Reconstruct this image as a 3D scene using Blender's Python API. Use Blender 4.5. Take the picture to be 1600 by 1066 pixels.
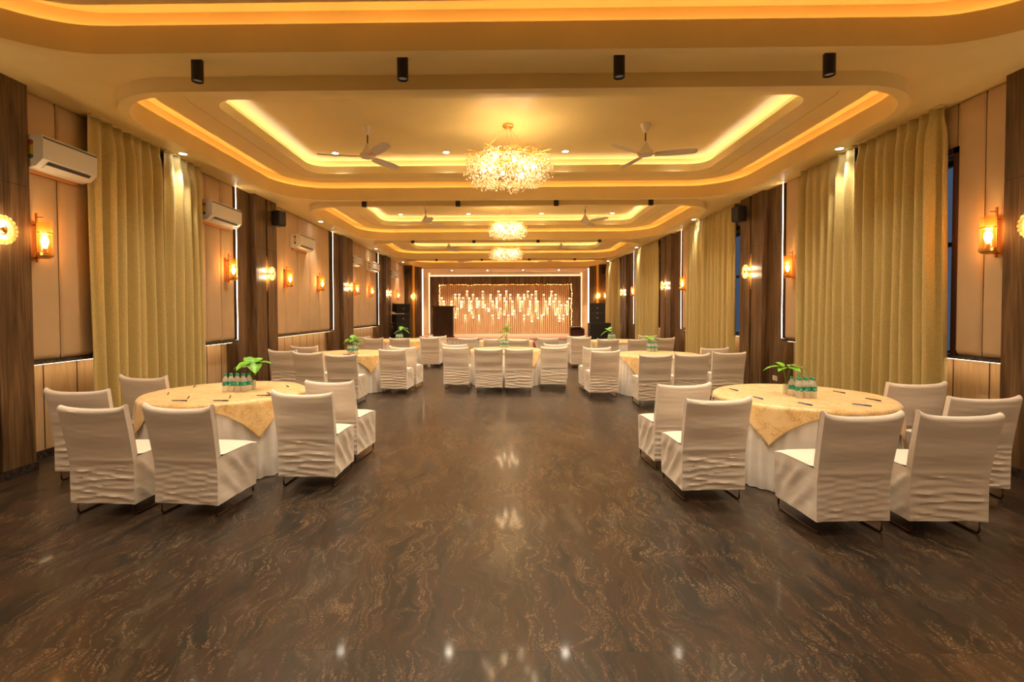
import bpy, bmesh, math, random
from mathutils import Vector, Matrix
for o in list(bpy.data.objects): bpy.data.objects.remove(o, do_unlink=True)
S = bpy.context.scene; C = S.collection; PI = math.pi; R = math.radians
random.seed(7)
# ------------------------------------------------------------------ camera
cam = bpy.data.cameras.new('camera'); cam.sensor_width = 36; cam.sensor_fit = 'HORIZONTAL'
cam.lens = 774.84/1600*36; cam.shift_x = (800-776.93)/1600; cam.shift_y = -(533-506.31)/1600
cam.clip_start = .05; cam.clip_end = 200
co = bpy.data.objects.new('camera', cam); C.objects.link(co)
co.matrix_world = Matrix(((0.9998995, 0.0029898, 0.0138566, -0.0649), (0.0137789, 0.0245915, -0.9996026, 0),
                          (-0.0033294, 0.9996931, 0.0245478, 1.6), (0, 0, 0, 1)))
S.camera = co
# ------------------------------------------------------------------ world and exposure
w = bpy.data.worlds.new('dusk'); S.world = w; w.use_nodes = True
w.node_tree.nodes['Background'].inputs[0].default_value = (.30, .42, .62, 1); w.node_tree.nodes['Background'].inputs[1].default_value = .16
S.view_settings.view_transform = 'Standard'; S.view_settings.look = 'None'; S.view_settings.gamma = 1
S.view_settings.exposure = 1.12; S.view_settings.use_curve_mapping = False
WARM = (1, .60, .27); LED = (1, .70, .40); DOWN = (1, .84, .62); BULB = (1, .62, .26)
P_COVE = 5.6; P_COVE_IN = 5.4; P_VLED = 7; P_SILL = 7; P_DOWN = 42; P_CHAND = 16; P_SCONCE = 2.6; P_FLOWER = 1.5; P_SLOT = 9; P_TRAYDOWN = 100; P_CAN = 70

# ------------------------------------------------------------------ materials
def nodes(name):
    m = bpy.data.materials.new(name); m.use_nodes = True; nt = m.node_tree
    return m, nt, nt.nodes['Principled BSDF']
def N(nt, t, **kw):
    n = nt.nodes.new(t)
    for k, v in kw.items():
        if k.startswith('_'): setattr(n, k[1:], v)
        else: n.inputs[k.replace('_', ' ')].default_value = v
    return n
def coords(nt, scale=(1, 1, 1), rot=(0, 0, 0)):
    tc = N(nt, 'ShaderNodeTexCoord'); mp = N(nt, 'ShaderNodeMapping'); mp.inputs['Scale'].default_value = scale; mp.inputs['Rotation'].default_value = rot
    nt.links.new(tc.outputs['Object'], mp.inputs[0]); return mp.outputs[0]
def ramp(nt, fac, stops, interp='LINEAR'):
    r = N(nt, 'ShaderNodeValToRGB'); r.color_ramp.interpolation = interp
    e = r.color_ramp.elements
    while len(e) < len(stops): e.new(.5)
    for i, (p, c) in enumerate(stops): e[i].position = p; e[i].color = (*c, 1)
    nt.links.new(fac, r.inputs[0]); return r.outputs[0]
def mat(name, col, rough=.5, metal=0, var=0, vscale=8, bump=0, bscale=60, stretch=(1, 1, 1), spec=.5, **kw):
    m, nt, b = nodes(name)
    b.inputs['Base Color'].default_value = (*col, 1); b.inputs['Roughness'].default_value = rough; b.inputs['Metallic'].default_value = metal
    b.inputs['Specular IOR Level'].default_value = spec
    for k, v in kw.items(): b.inputs[k.replace('_', ' ')].default_value = v
    if var or bump: c = coords(nt, stretch)
    if var:
        n = N(nt, 'ShaderNodeTexNoise', Scale=vscale, Detail=4.0); nt.links.new(c, n.inputs[0])
        lo = tuple(max(0, x*(1-var)) for x in col); hi = tuple(min(1, x*(1+var)) for x in col)
        nt.links.new(ramp(nt, n.outputs[0], [(.3, lo), (.7, hi)]), b.inputs['Base Color'])
    if bump:
        n2 = N(nt, 'ShaderNodeTexNoise', Scale=bscale, Detail=3.0); nt.links.new(c, n2.inputs[0])
        bp = N(nt, 'ShaderNodeBump', Strength=bump, Distance=.01); nt.links.new(n2.outputs[0], bp.inputs['Height']); nt.links.new(bp.outputs[0], b.inputs['Normal'])
    return m
def emit(name, col, s):
    m, nt, b = nodes(name); b.inputs['Base Color'].default_value = (*col, 1)
    b.inputs['Emission Color'].default_value = (*col, 1); b.inputs['Emission Strength'].default_value = s; return m
def wood(name, dark, mid, light, sc=1.0, rough=.45, seam=0):
    m, nt, b = nodes(name); c = coords(nt, (9*sc, 9*sc, .9*sc))
    n = N(nt, 'ShaderNodeTexNoise', Scale=1.6, Detail=8.0, Distortion=.9); nt.links.new(c, n.inputs[0])
    c2 = coords(nt, (60*sc, 60*sc, 1.6*sc)); n2 = N(nt, 'ShaderNodeTexNoise', Scale=2.0, Detail=3.0); nt.links.new(c2, n2.inputs[0])
    mx = N(nt, 'ShaderNodeMix', _data_type='FLOAT', Factor=.4); nt.links.new(n.outputs[0], mx.inputs[2]); nt.links.new(n2.outputs[0], mx.inputs[3])
    nt.links.new(ramp(nt, mx.outputs[0], [(.36, dark), (.5, mid), (.66, light)]), b.inputs['Base Color'])
    b.inputs['Roughness'].default_value = rough; b.inputs['Specular IOR Level'].default_value = .35
    bp = N(nt, 'ShaderNodeBump', Strength=.15, Distance=.01); nt.links.new(n2.outputs[0], bp.inputs['Height']); nt.links.new(bp.outputs[0], b.inputs['Normal'])
    return m
M = {}
M['ceil'] = mat('ceiling_paint', (.82, .635, .27), .42, var=.05, vscale=1.2, bump=.03, bscale=3, spec=.3)
M['fabric_wall'] = mat('padded_wall_fabric', (.66, .475, .28), .75, var=.06, vscale=2, bump=.12, bscale=260)
M['groove'] = mat('groove_dark', (.07, .035, .015), .7)
M['wains'] = wood('wainscot_veneer', (.50, .33, .17), (.58, .39, .21), (.64, .45, .26), 1.4, .4)
M['wood'] = wood('dark_wood', (.050, .026, .010), (.125, .068, .029), (.24, .14, .062), .6, .42)
M['lectern'] = wood('lectern_wood', (.022, .010, .005), (.045, .020, .010), (.075, .034, .016), 1, .35)
M['slat'] = wood('slat_wood', (.56, .34, .16), (.66, .42, .21), (.74, .50, .27), 1.5, .45)
M['slat_back'] = mat('slat_backing', (.30, .16, .07), .6)
M['sill'] = mat('sill_granite', (.045, .032, .026), .2, var=.7, vscale=30)
M['cream'] = mat('reveal_cream', (.72, .55, .34), .6)
M['white'] = mat('white_plastic', (.80, .78, .74), .3)
M['white_dk'] = mat('grille_dark', (.05, .05, .05), .5)
M['chrome_strip'] = mat('grey_strip', (.16, .17, .17), .25)
M['yellow'] = mat('energy_label_yellow', (.75, .55, .05), .5)
M['red'] = mat('energy_label_red', (.45, .12, .05), .5)
M['green_dk'] = mat('energy_label_green', (.05, .16, .10), .5)
M['black'] = mat('matte_black', (.012, .011, .011), .45)
M['spk'] = mat('speaker_black', (.020, .017, .014), .55, bump=.2, bscale=200)
M['grey_mid'] = mat('badge_grey', (.3, .3, .3), .4)
M['gold'] = mat('brass_gold', (.85, .52, .16), .28, 1)
M['goldb'] = mat('bright_gold', (.95, .55, .10), .35, .85)
M['copper'] = mat('rose_gold_metal', (.62, .30, .12), .3, 1)
M['bronze'] = mat('bronze_leg', (.16, .09, .05), .32, .9)
M['fan'] = mat('fan_cream', (.72, .62, .48), .35)
M['fan_rod'] = mat('fan_rod_brown', (.10, .03, .015), .4)
M['pen_blue'] = mat('pen_blue', (.01, .04, .30), .3); M['pen_dark'] = mat('pen_dark', (.03, .02, .03), .35); M['pen_red'] = mat('pen_maroon', (.12, .02, .02), .35)
M['paper'] = mat('paper', (.8, .74, .6), .7)
M['cap'] = mat('bottle_cap_green', (.0, .36, .24), .35)
M['leaf'] = mat('money_plant_leaf', (.16, .42, .02), .4, var=.45, vscale=14)
M['stem'] = mat('stem_green', (.10, .16, .03), .5)
M['terra'] = mat('pot_cream', (.6, .52, .42), .5)
M['stagetop'] = mat('stage_carpet', (.52, .30, .20), .8, var=.1)
M['redbag'] = mat('red_cloth', (.45, .01, .02), .6)
M['leather'] = mat('dark_maroon_leather', (.07, .02, .02), .35)
M['mull'] = mat('window_frame_brown', (.07, .025, .015), .4)
M['sock'] = mat('socket_white', (.75, .66, .54), .4)
M['skirtw'] = mat('stage_skirt_white', (.78, .72, .62), .8)
M['e_cove'] = emit('cove_strip_glow', WARM, P_COVE); M['e_cove_in'] = emit('inner_cove_strip_glow', (1, .95, .92), P_COVE_IN)
M['e_vled'] = emit('vertical_strip_glow', (1, .80, .58), P_VLED); M['e_sill'] = emit('sill_strip_glow', LED, P_SILL)
M['e_down'] = emit('downlight_lens', (1, .93, .82), 14); M['e_bulb'] = emit('filament_bulb', (1, .66, .30), 16)
M['e_bulbw'] = emit('crystal_bulb', (1, .84, .62), 22); M['e_fairy'] = emit('fairy_bulb', (1, .60, .20), 14)
M['e_slot'] = emit('slot_lens', (1, .80, .64), .9); M['e_tv'] = emit('stage_strip_glow', LED, 1.8); M['e_stage'] = emit('stage_line_glow', (1, .80, .58), 1.7)
def glassy(name, col, rough=.03, alpha=.25, trans=False):
    m, nt, b = nodes(name); out = nt.nodes['Material Output']
    t = N(nt, 'ShaderNodeBsdfTransparent', Color=(*col, 1)); g = N(nt, 'ShaderNodeBsdfGlossy', Roughness=rough)
    g.inputs['Color'].default_value = (1, 1, 1, 1)
    f = N(nt, 'ShaderNodeLayerWeight', Blend=.5); pw = N(nt, 'ShaderNodeMath', _operation='POWER'); pw.inputs[1].default_value = 3.5
    nt.links.new(f.outputs['Facing'], pw.inputs[0]); ad = N(nt, 'ShaderNodeMath', _operation='MULTIPLY_ADD'); ad.inputs[1].default_value = .75; ad.inputs[2].default_value = .04+alpha*.15
    nt.links.new(pw.outputs[0], ad.inputs[0])
    mx = N(nt, 'ShaderNodeMixShader'); nt.links.new(ad.outputs[0], mx.inputs[0]); nt.links.new(t.outputs[0], mx.inputs[1]); nt.links.new(g.outputs[0], mx.inputs[2])
    last = mx
    if trans:
        d = N(nt, 'ShaderNodeBsdfTranslucent'); d.inputs['Color'].default_value = (*trans, 1)
        d2 = N(nt, 'ShaderNodeBsdfDiffuse'); d2.inputs['Color'].default_value = (*trans, 1)
        a = N(nt, 'ShaderNodeMixShader', Fac=.5); nt.links.new(d.outputs[0], a.inputs[1]); nt.links.new(d2.outputs[0], a.inputs[2])
        mx2 = N(nt, 'ShaderNodeMixShader', Fac=alpha); nt.links.new(mx.outputs[0], mx2.inputs[1]); nt.links.new(a.outputs[0], mx2.inputs[2]); last = mx2
    nt.links.new(last.outputs[0], out.inputs['Surface']); return m
M['amber'] = glassy('amber_glass', (1, .80, .55), .03, .05, (.9, .5, .16))
M['clear'] = glassy('clear_bottle_plastic', (.97, .96, .94), .08, .42, (.95, .90, .80))
M['window'] = glassy('window_glass', (.75, .8, .85), .02, .2)
M['crystal'] = glassy('crystal_drop', (1, .94, .84), .08, .62, (.95, .84, .68))
M['petal'] = glassy('petal_glass', (1, .88, .68), .1, .40, (1, .78, .48))
# bottle label: green band with a pale wavy mark
m, nt, b = nodes('bottle_label'); c = coords(nt, (1, 1, 1)); n = N(nt, 'ShaderNodeTexNoise', Scale=38.0, Detail=2.0); nt.links.new(c, n.inputs[0])
nt.links.new(ramp(nt, n.outputs[0], [(.58, (0, .33, .22)), (.68, (.45, .62, .45))]), b.inputs['Base Color']); M['label'] = m
# white cloth with fine woven bump and soft creases
def cloth(name, col, crease=.25):
    m, nt, b = nodes(name); c = coords(nt, (1, 1, 1))
    n = N(nt, 'ShaderNodeTexNoise', Scale=5.0, Detail=3.0); nt.links.new(coords(nt, (.6, .6, 3.5)), n.inputs[0])
    n2 = N(nt, 'ShaderNodeTexNoise', Scale=500.0, Detail=1.0); nt.links.new(c, n2.inputs[0])
    b1 = N(nt, 'ShaderNodeBump', Strength=crease, Distance=.03); nt.links.new(n.outputs[0], b1.inputs['Height'])
    b2 = N(nt, 'ShaderNodeBump', Strength=.12, Distance=.002); nt.links.new(n2.outputs[0], b2.inputs['Height']); nt.links.new(b1.outputs[0], b2.inputs['Normal'])
    nt.links.new(b2.outputs[0], b.inputs['Normal'])
    nt.links.new(ramp(nt, n.outputs[0], [(.3, tuple(x*.95 for x in col)), (.7, col)]), b.inputs['Base Color'])
    b.inputs['Roughness'].default_value = .8; b.inputs['Specular IOR Level'].default_value = .25
    b.inputs['Sheen Weight'].default_value = .15; return m
M['cover'] = cloth('chair_cover_white', (.79, .695, .59), .12); M['cloth'] = cloth('table_cloth_white', (.78, .72, .65), .1)
# yellow damask overlay
m, nt, b = nodes('yellow_damask'); c = coords(nt)
n = N(nt, 'ShaderNodeTexNoise', Scale=9.0, Detail=5.0, Distortion=1.2); nt.links.new(c, n.inputs[0])
n2 = N(nt, 'ShaderNodeTexNoise', Scale=130.0, Detail=2.0); nt.links.new(c, n2.inputs[0])
mu = N(nt, 'ShaderNodeMath', _operation='MULTIPLY'); nt.links.new(n.outputs[0], mu.inputs[0]); nt.links.new(n2.outputs[0], mu.inputs[1])
nt.links.new(ramp(nt, mu.outputs[0], [(.22, (.86, .62, .30)), (.30, (.78, .48, .16)), (.38, (.55, .32, .10))]), b.inputs['Base Color'])
b.inputs['Roughness'].default_value = .42; b.inputs['Sheen Weight'].default_value = .3; b.inputs['Specular IOR Level'].default_value = .6; M['damask'] = m
# curtain fabric
m, nt, b = nodes('olive_gold_curtain'); c = coords(nt)
v = N(nt, 'ShaderNodeTexNoise', Scale=75.0, Detail=3.0); nt.links.new(c, v.inputs[0])
nt.links.new(ramp(nt, v.outputs[0], [(.3, (.56, .44, .16)), (.7, (.70, .57, .25))]), b.inputs['Base Color'])
bp = N(nt, 'ShaderNodeBump', Strength=.35, Distance=.004); nt.links.new(v.outputs[0], bp.inputs['Height']); nt.links.new(bp.outputs[0], b.inputs['Normal'])
b.inputs['Roughness'].default_value = .6; b.inputs['Sheen Weight'].default_value = .3; M['curtain'] = m
# granite floor: slabs with flowing veins
m, nt, b = nodes('brown_granite_floor'); L = nt.links.new
tc = N(nt, 'ShaderNodeTexCoord'); sep = N(nt, 'ShaderNodeSeparateXYZ'); L(tc.outputs['Object'], sep.inputs[0])
def mth(op, a, bb=None):
    n = N(nt, 'ShaderNodeMath', _operation=op)
    for i, x in enumerate((a, bb)):
        if x is None: continue
        if isinstance(x, (int, float)): n.inputs[i].default_value = x
        else: L(x, n.inputs[i])
    return n.outputs[0]
sx = mth('DIVIDE', mth('ADD', sep.outputs[0], .46), .98); sy = mth('DIVIDE', sep.outputs[1], 2.3)
ix = mth('FLOOR', sx); iy = mth('FLOOR', sy)
cmb = N(nt, 'ShaderNodeCombineXYZ'); L(ix, cmb.inputs[0]); L(iy, cmb.inputs[1])
wn = N(nt, 'ShaderNodeTexWhiteNoise', _noise_dimensions='3D'); L(cmb.outputs[0], wn.inputs[0])
off = N(nt, 'ShaderNodeVectorMath', _operation='MULTIPLY'); L(wn.outputs['Color'], off.inputs[0]); off.inputs[1].default_value = (.5, 6, 9)
add = N(nt, 'ShaderNodeVectorMath', _operation='ADD'); L(tc.outputs['Object'], add.inputs[0]); L(off.outputs[0], add.inputs[1])
wp = N(nt, 'ShaderNodeTexNoise', Scale=1.5, Detail=3.0, Roughness=.55); L(add.outputs[0], wp.inputs[0])
wsub = N(nt, 'ShaderNodeVectorMath', _operation='SUBTRACT'); L(wp.outputs['Color'], wsub.inputs[0]); wsub.inputs[1].default_value = (.5, .5, .5)
wsc = N(nt, 'ShaderNodeVectorMath', _operation='MULTIPLY'); L(wsub.outputs[0], wsc.inputs[0]); wsc.inputs[1].default_value = (.62, .62, .5)
wv = N(nt, 'ShaderNodeVectorMath', _operation='ADD'); L(add.outputs[0], wv.inputs[0]); L(wsc.outputs[0], wv.inputs[1])
mp = N(nt, 'ShaderNodeMapping'); L(wv.outputs[0], mp.inputs[0]); mp.inputs['Scale'].default_value = (4.6, .75, 1); mp.inputs['Rotation'].default_value = (0, 0, R(14))
n1 = N(nt, 'ShaderNodeTexNoise', Scale=1.0, Detail=9.0, Roughness=.62); L(mp.outputs[0], n1.inputs[0])
base = ramp(nt, n1.outputs[0], [(.32, (.008, .007, .006)), (.43, (.018, .014, .010)), (.50, (.040, .021, .012)), (.58, (.027, .020, .013)), (.70, (.072, .052, .033))])
mp2 = N(nt, 'ShaderNodeMapping'); L(wv.outputs[0], mp2.inputs[0]); mp2.inputs['Scale'].default_value = (11, 1.6, 1); mp2.inputs['Rotation'].default_value = (0, 0, R(20))
n3 = N(nt, 'ShaderNodeTexNoise', Scale=1.3, Detail=6.0, Roughness=.6); L(mp2.outputs[0], n3.inputs[0])
rid = mth('ABSOLUTE', mth('SUBTRACT', n3.outputs[0], .5))
vein = ramp(nt, rid, [(.0, (1, 1, 1)), (.018, (.35, .35, .35)), (.05, (0, 0, 0))])
sp = N(nt, 'ShaderNodeTexNoise', Scale=90.0, Detail=2.0); L(add.outputs[0], sp.inputs[0])
pm = N(nt, 'ShaderNodeTexNoise', Scale=2.6, Detail=3.0, Roughness=.6); L(wv.outputs[0], pm.inputs[0])
spk = mth('MULTIPLY', ramp(nt, sp.outputs[0], [(.42, (0, 0, 0)), (.60, (1, 1, 1))]), vein)
spk = mth('MULTIPLY', spk, ramp(nt, pm.outputs[0], [(.38, (.12, .12, .12)), (.60, (1, 1, 1))]))
patch = mth('MULTIPLY', ramp(nt, pm.outputs[0], [(.66, (0, 0, 0)), (.72, (1, 1, 1))]), ramp(nt, sp.outputs[0], [(.40, (0, 0, 0)), (.55, (1, 1, 1))]))
veinf = mth('MINIMUM', mth('MAXIMUM', spk, mth('MULTIPLY', patch, .7)), 1)
mix = N(nt, 'ShaderNodeMix', _data_type='RGBA'); L(veinf, mix.inputs[0]); L(base, mix.inputs[6]); mix.inputs[7].default_value = (.24, .15, .075, 1)
jx = mth('ABSOLUTE', mth('SUBTRACT', mth('FRACT', sx), .5)); jy = mth('ABSOLUTE', mth('SUBTRACT', mth('FRACT', sy), .5))
jn = mth('MAXIMUM', mth('GREATER_THAN', jx, .4985), mth('GREATER_THAN', jy, .4994))
mix2 = N(nt, 'ShaderNodeMix', _data_type='RGBA'); L(mth('MULTIPLY', jn, .6), mix2.inputs[0]); L(mix.outputs[2], mix2.inputs[6]); mix2.inputs[7].default_value = (.012, .009, .007, 1)
L(mix2.outputs[2], b.inputs['Base Color'])
rg = N(nt, 'ShaderNodeMapRange'); L(pm.outputs[0], rg.inputs[0]); rg.inputs[3].default_value = .30; rg.inputs[4].default_value = .38; b.inputs['Coat Weight'].default_value = .16; b.inputs['Coat Roughness'].default_value = .07
L(rg.outputs[0], b.inputs['Roughness']); b.inputs['Specular IOR Level'].default_value = .42
M['floor'] = m

# ------------------------------------------------------------------ mesh helpers
class MB:
    def __init__(s): s.v = []; s.f = []; s.m = []; s.mi = 0
    def add(s, vs, fs):
        k = len(s.v); s.v += [tuple(x) for x in vs]; s.f += [tuple(i+k for i in f) for f in fs]; s.m += [s.mi]*len(fs); return s
    def box(s, x0, x1, y0, y1, z0, z1, b=0):
        if b <= 0:
            return s.add([(x, y, z) for x in (x0, x1) for y in (y0, y1) for z in (z0, z1)],
                         [(0, 1, 3, 2), (4, 6, 7, 5), (0, 4, 5, 1), (2, 3, 7, 6), (0, 2, 6, 4), (1, 5, 7, 3)])
        bm = bmesh.new(); bmesh.ops.create_cube(bm, size=1)
        for v in bm.verts: v.co = ((x0+x1)/2+v.co.x*(x1-x0), (y0+y1)/2+v.co.y*(y1-y0), (z0+z1)/2+v.co.z*(z1-z0))
        bmesh.ops.bevel(bm, geom=bm.edges[:], offset=b, segments=2, affect='EDGES')
        bm.verts.index_update(); s.add([v.co[:] for v in bm.verts], [[v.index for v in f.verts] for f in bm.faces]); bm.free(); return s
    def loops(s, rings, close=False, cap0=False, cap1=False):
        n = len(rings[0]); vs = [p for r in rings for p in r]; fs = []
        for i in range(len(rings)-1):
            for j in range(n): fs.append((i*n+j, i*n+(j+1) % n, (i+1)*n+(j+1) % n, (i+1)*n+j))
        if cap0: fs.append(tuple(range(n))[::-1])
        if cap1: fs.append(tuple((len(rings)-1)*n+j for j in range(n)))
        return s.add(vs, fs)
    def lathe(s, prof, seg=16, o=(0, 0, 0), cap0=True, cap1=True, axis='Z'):
        rs = []
        for r, z in prof:
            ring = []
            for k in range(seg):
                a = 2*PI*k/seg; p = (r*math.cos(a), r*math.sin(a), z)
                if axis == 'X': p = (p[2], p[0], p[1])
                if axis == 'Y': p = (p[0], p[2], p[1])
                ring.append((p[0]+o[0], p[1]+o[1], p[2]+o[2]))
            rs.append(ring)
        return s.loops(rs, cap0=cap0, cap1=cap1)
    def tube(s, pts, r, seg=8, cap=True):
        pts = [Vector(p) for p in pts]; rs = []; up = Vector((0, 0, 1))
        for i, p in enumerate(pts):
            t = (pts[min(i+1, len(pts)-1)]-pts[max(i-1, 0)]).normalized()
            a = t.cross(up)
            if a.length < 1e-3: a = t.cross(Vector((1, 0, 0)))
            a.normalize(); bb = t.cross(a)
            rr = r[i] if isinstance(r, (list, tuple)) else r
            rs.append([tuple(p+(a*math.cos(2*PI*k/seg)+bb*math.sin(2*PI*k/seg))*rr) for k in range(seg)])
        return s.loops(rs, cap0=cap, cap1=cap)
    def grid(s, fn, nu, nv):
        vs = [fn(i/nu, j/nv) for j in range(nv+1) for i in range(nu+1)]
        return s.add(vs, [(j*(nu+1)+i, j*(nu+1)+i+1, (j+1)*(nu+1)+i+1, (j+1)*(nu+1)+i) for j in range(nv) for i in range(nu)])
    def ball(s, o, r, seg=10, n=6, sz=1):
        return s.lathe([(max(1e-4, r*math.sin(PI*i/n)), -r*sz*math.cos(PI*i/n)) for i in range(n+1)], seg, o, False, False)
    def build(s, name, mt, parent=None, smooth=None, merge=False, fixn=True, thick=0):
        me = bpy.data.meshes.new(name); me.from_pydata(s.v, [], s.f); me.validate()
        mts = mt if isinstance(mt, (list, tuple)) else [mt]
        for x in mts: me.materials.append(M[x] if isinstance(x, str) else x)
        if len(mts) > 1 and len(me.polygons) == len(s.m): me.polygons.foreach_set('material_index', s.m)
        if merge or fixn:
            bm = bmesh.new(); bm.from_mesh(me)
            if merge: bmesh.ops.remove_doubles(bm, verts=bm.verts, dist=1e-4)
            if fixn: bmesh.ops.recalc_face_normals(bm, faces=bm.faces)
            bm.to_mesh(me); bm.free()
        if smooth:
            me.polygons.foreach_set('use_smooth', [True]*len(me.polygons)); me.set_sharp_from_angle(angle=R(smooth))
        o = bpy.data.objects.new(name, me); C.objects.link(o)
        if thick: md = o.modifiers.new('thick', 'SOLIDIFY'); md.thickness = thick; md.offset = 0
        if parent: o.parent = parent
        return o
def tag(o, label, cat, group=None, kind=None):
    if label: o['label'] = label
    if cat: o['category'] = cat
    if group: o['group'] = group
    if kind: o['kind'] = kind
    return o
def struct(o, label=None):
    o['kind'] = 'structure'
    if label: o['label'] = label
    return o
def thing(name, label, cat, loc=(0, 0, 0), rz=0, group=None):
    o = bpy.data.objects.new(name, None); C.objects.link(o); o.location = loc; o.rotation_euler = (0, 0, rz); o.empty_display_size = .1
    return tag(o, label, cat, group)
KIDS = {}
def kids(o): return [c for c in o.children]
def dup(o, loc, rz=None, label=None, group=None, scale=None, rot=None):
    c = o.copy(); C.objects.link(c); c.location = loc
    if rz is not None: c.rotation_euler = (0, 0, rz)
    if rot is not None: c.rotation_euler = rot
    if scale: c.scale = scale
    if label: c['label'] = label
    if group: c['group'] = group
    for ch in kids(o):
        d = ch.copy(); C.objects.link(d); d.parent = c
        for g in kids(ch):
            e = g.copy(); C.objects.link(e); e.parent = d
    return c
def lamp(name, kind, loc, energy, col, parent=None, rot=None, size=.05, spot=None, blend=.6):
    l = bpy.data.lights.new(name, kind); l.energy = energy; l.color = col
    if kind in ('POINT', 'SPOT'): l.shadow_soft_size = size
    if kind == 'SPOT': l.spot_size = R(spot); l.spot_blend = blend
    o = bpy.data.objects.new(name, l); C.objects.link(o); o.location = loc
    if rot: o.rotation_euler = rot
    if parent: o.parent = parent
    return o

# ------------------------------------------------------------------ dimensions
H = 3.88; HR = 3.74; XW = 4.95; XWN = 5.15; XP = 4.83; YE = 24.2; YB = -6.0
PIL = [(-1.35, -.8, -.25), (3.8, 4.2, 4.95), (8.95, 9.5, 10.38), (14.03, 14.68, 15.62), (19.12, 20.0, 20.86)]   # strip, corner, far end
TR = [(-5.6, -1.05), (-.45, 4.207), (4.815, 9.59), (10.04, 14.85), (15.33, 20.1), (20.62, 23.85)]
CELL = [YB, -.75, 4.51, 9.815, 15.09, 20.36, YE]
# ------------------------------------------------------------------ floor, walls, ceiling
struct(MB().box(-5.4, 5.4, YB-.2, 27, -.15, 0).build('floor', 'floor'), 'polished brown granite floor with flowing veins')
def rr(x0, x1, y0, y1, r, z, n=12):
    pts = []
    for cx, cy, a0 in ((x1-r, y1-r, 0), (x0+r, y1-r, 90), (x0+r, y0+r, 180), (x1-r, y0+r, 270)):
        for k in range(n+1):
            a = R(a0+90*k/n); pts.append((cx+r*math.cos(a), cy+r*math.sin(a), z))
    return pts
def rect_like(pts, x0, x1, y0, y1, z):
    n = len(pts)//4; out = []
    cs = [(x1, y1), (x0, y1), (x0, y0), (x1, y0)]
    for q in range(4):
        for k in range(n):
            px, py, _ = pts[q*n+k]; cx, cy = cs[q]; t = k/(n-1)
            if q % 2 == 0:   # starts on x side, ends on y side
                p = (cx, py+(cy-py)*min(1, 2*t)) if t <= .5 else (px+(cx-px)*min(1, 2*(1-t)), cy)
            else:
                p = (px+(cx-px)*min(1, 2*t), cy) if t <= .5 else (cx, py+(cy-py)*min(1, 2*(1-t)))
            out.append((p[0], p[1], z))
    return out
XR = 4.30
cm = MB(); coves = []
for (y0, y1), c0, c1 in zip(TR, CELL, CELL[1:]):
    def o(d, z, rmin=.3): return rr(-XR+d, XR-d, y0+d, y1-d, max(rmin, .95-d), z)
    L0 = o(0, H)
    seq = [rect_like(L0, -5.3, 5.3, c0, c1, H), L0, o(0, HR), o(.10, HR), o(.10, 3.97), o(.085, 3.97), o(.085, 3.925), o(-.03, 3.925), o(-.03, 4.15), o(.40, 4.15), o(.40, 4.07), o(.28, 4.07), o(.28, 4.03),
           o(.615, 4.03), o(.615, 4.042), o(.625, 4.042), o(.625, 4.03), o(.865, 4.03), o(.865, 4.157), o(.85, 4.157), o(.85, 4.115), o(.75, 4.115), o(.75, 4.285)]
    cm.loops(seq, cap1=True); coves.append((y0, y1, o))
struct(cm.build('ceiling', 'ceil', smooth=35, merge=True, fixn=False), 'cream ceiling with rounded recessed trays')
ordn = ['tray behind the camera', 'tray right overhead at the top of the photo', 'nearest whole ceiling tray', 'second whole ceiling tray', 'third whole ceiling tray', 'last ceiling tray by the stage']
for i, (y0, y1, o) in enumerate(coves):
    t = MB().loops([o(.04, 3.93), o(.02, 3.93), o(.02, 3.94), o(.04, 3.94), o(.04, 3.93)]).build('cove_light', 'e_cove')
    tag(t, 'warm LED strip in the outer cove, '+ordn[i], 'light')
    t = MB().loops([o(.81, 4.12), o(.79, 4.12), o(.79, 4.13), o(.81, 4.13), o(.81, 4.12)]).build('cove_light', 'e_cove_in')
    tag(t, 'pale LED strip in the inner cove, '+ordn[i], 'light')
# side walls: padded upper wall with window openings, recessed wainscot, dark sill
WIN = {-1: [(5.84, 7.66)], 1: [(5.60, 8.15), (10.45, 13.0), (15.75, 18.2), (21.0, 23.5)]}
for s, nm in ((-1, 'left'), (1, 'right')):
    b = MB(); x0, x1 = sorted((s*(XW+.012), s*(XW+.09)))
    ys = YB
    for a, c in WIN[s]:
        b.box(x0, x1, ys, a, 1.06, 4.0); b.box(x0, x1, a, c, 3.35, 4.0); ys = c
    b.box(x0, x1, ys, YE+.1, 1.06, 4.0)
    b.mi = 1; x0, x1 = sorted((s*XWN, s*(XWN+.15)))
    ys = YB
    for a, c in WIN[s]:
        b.box(x0, x1, ys, a, 0, 4.0); b.box(x0, x1, a, c, 0, 1.04); b.box(x0, x1, a, c, 3.35, 4.0); ys = c
    b.box(x0, x1, ys, YE+.1, 0, 4.0)
    x0, x1 = sorted((s*XW+s*.08, s*XWN))
    for a, c in WIN[s]: b.box(x0, x1, a-.05, a, 1.05, 3.4); b.box(x0, x1, c, c+.05, 1.05, 3.4)
    struct(b.build('wall_'+nm, ['groove', 'wains'])); x0, x1 = sorted((s*(XWN-.02), s*(XWN+.01)))
    struct(MB().box(x0, x1, YB, YE, 0, .095).build('baseboard_'+nm, 'sill'), 'dark granite skirting along the wall')
struct(MB().box(-5.3, 5.3, YB-.15, YB, 0, 4).build('wall_back', 'fabric_wall'))
tn = [0]
def trim(mb, mt, label, **kw):
    tn[0] += 1; return struct(mb.build('trim_%d' % tn[0], mt, **kw), label)
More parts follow.
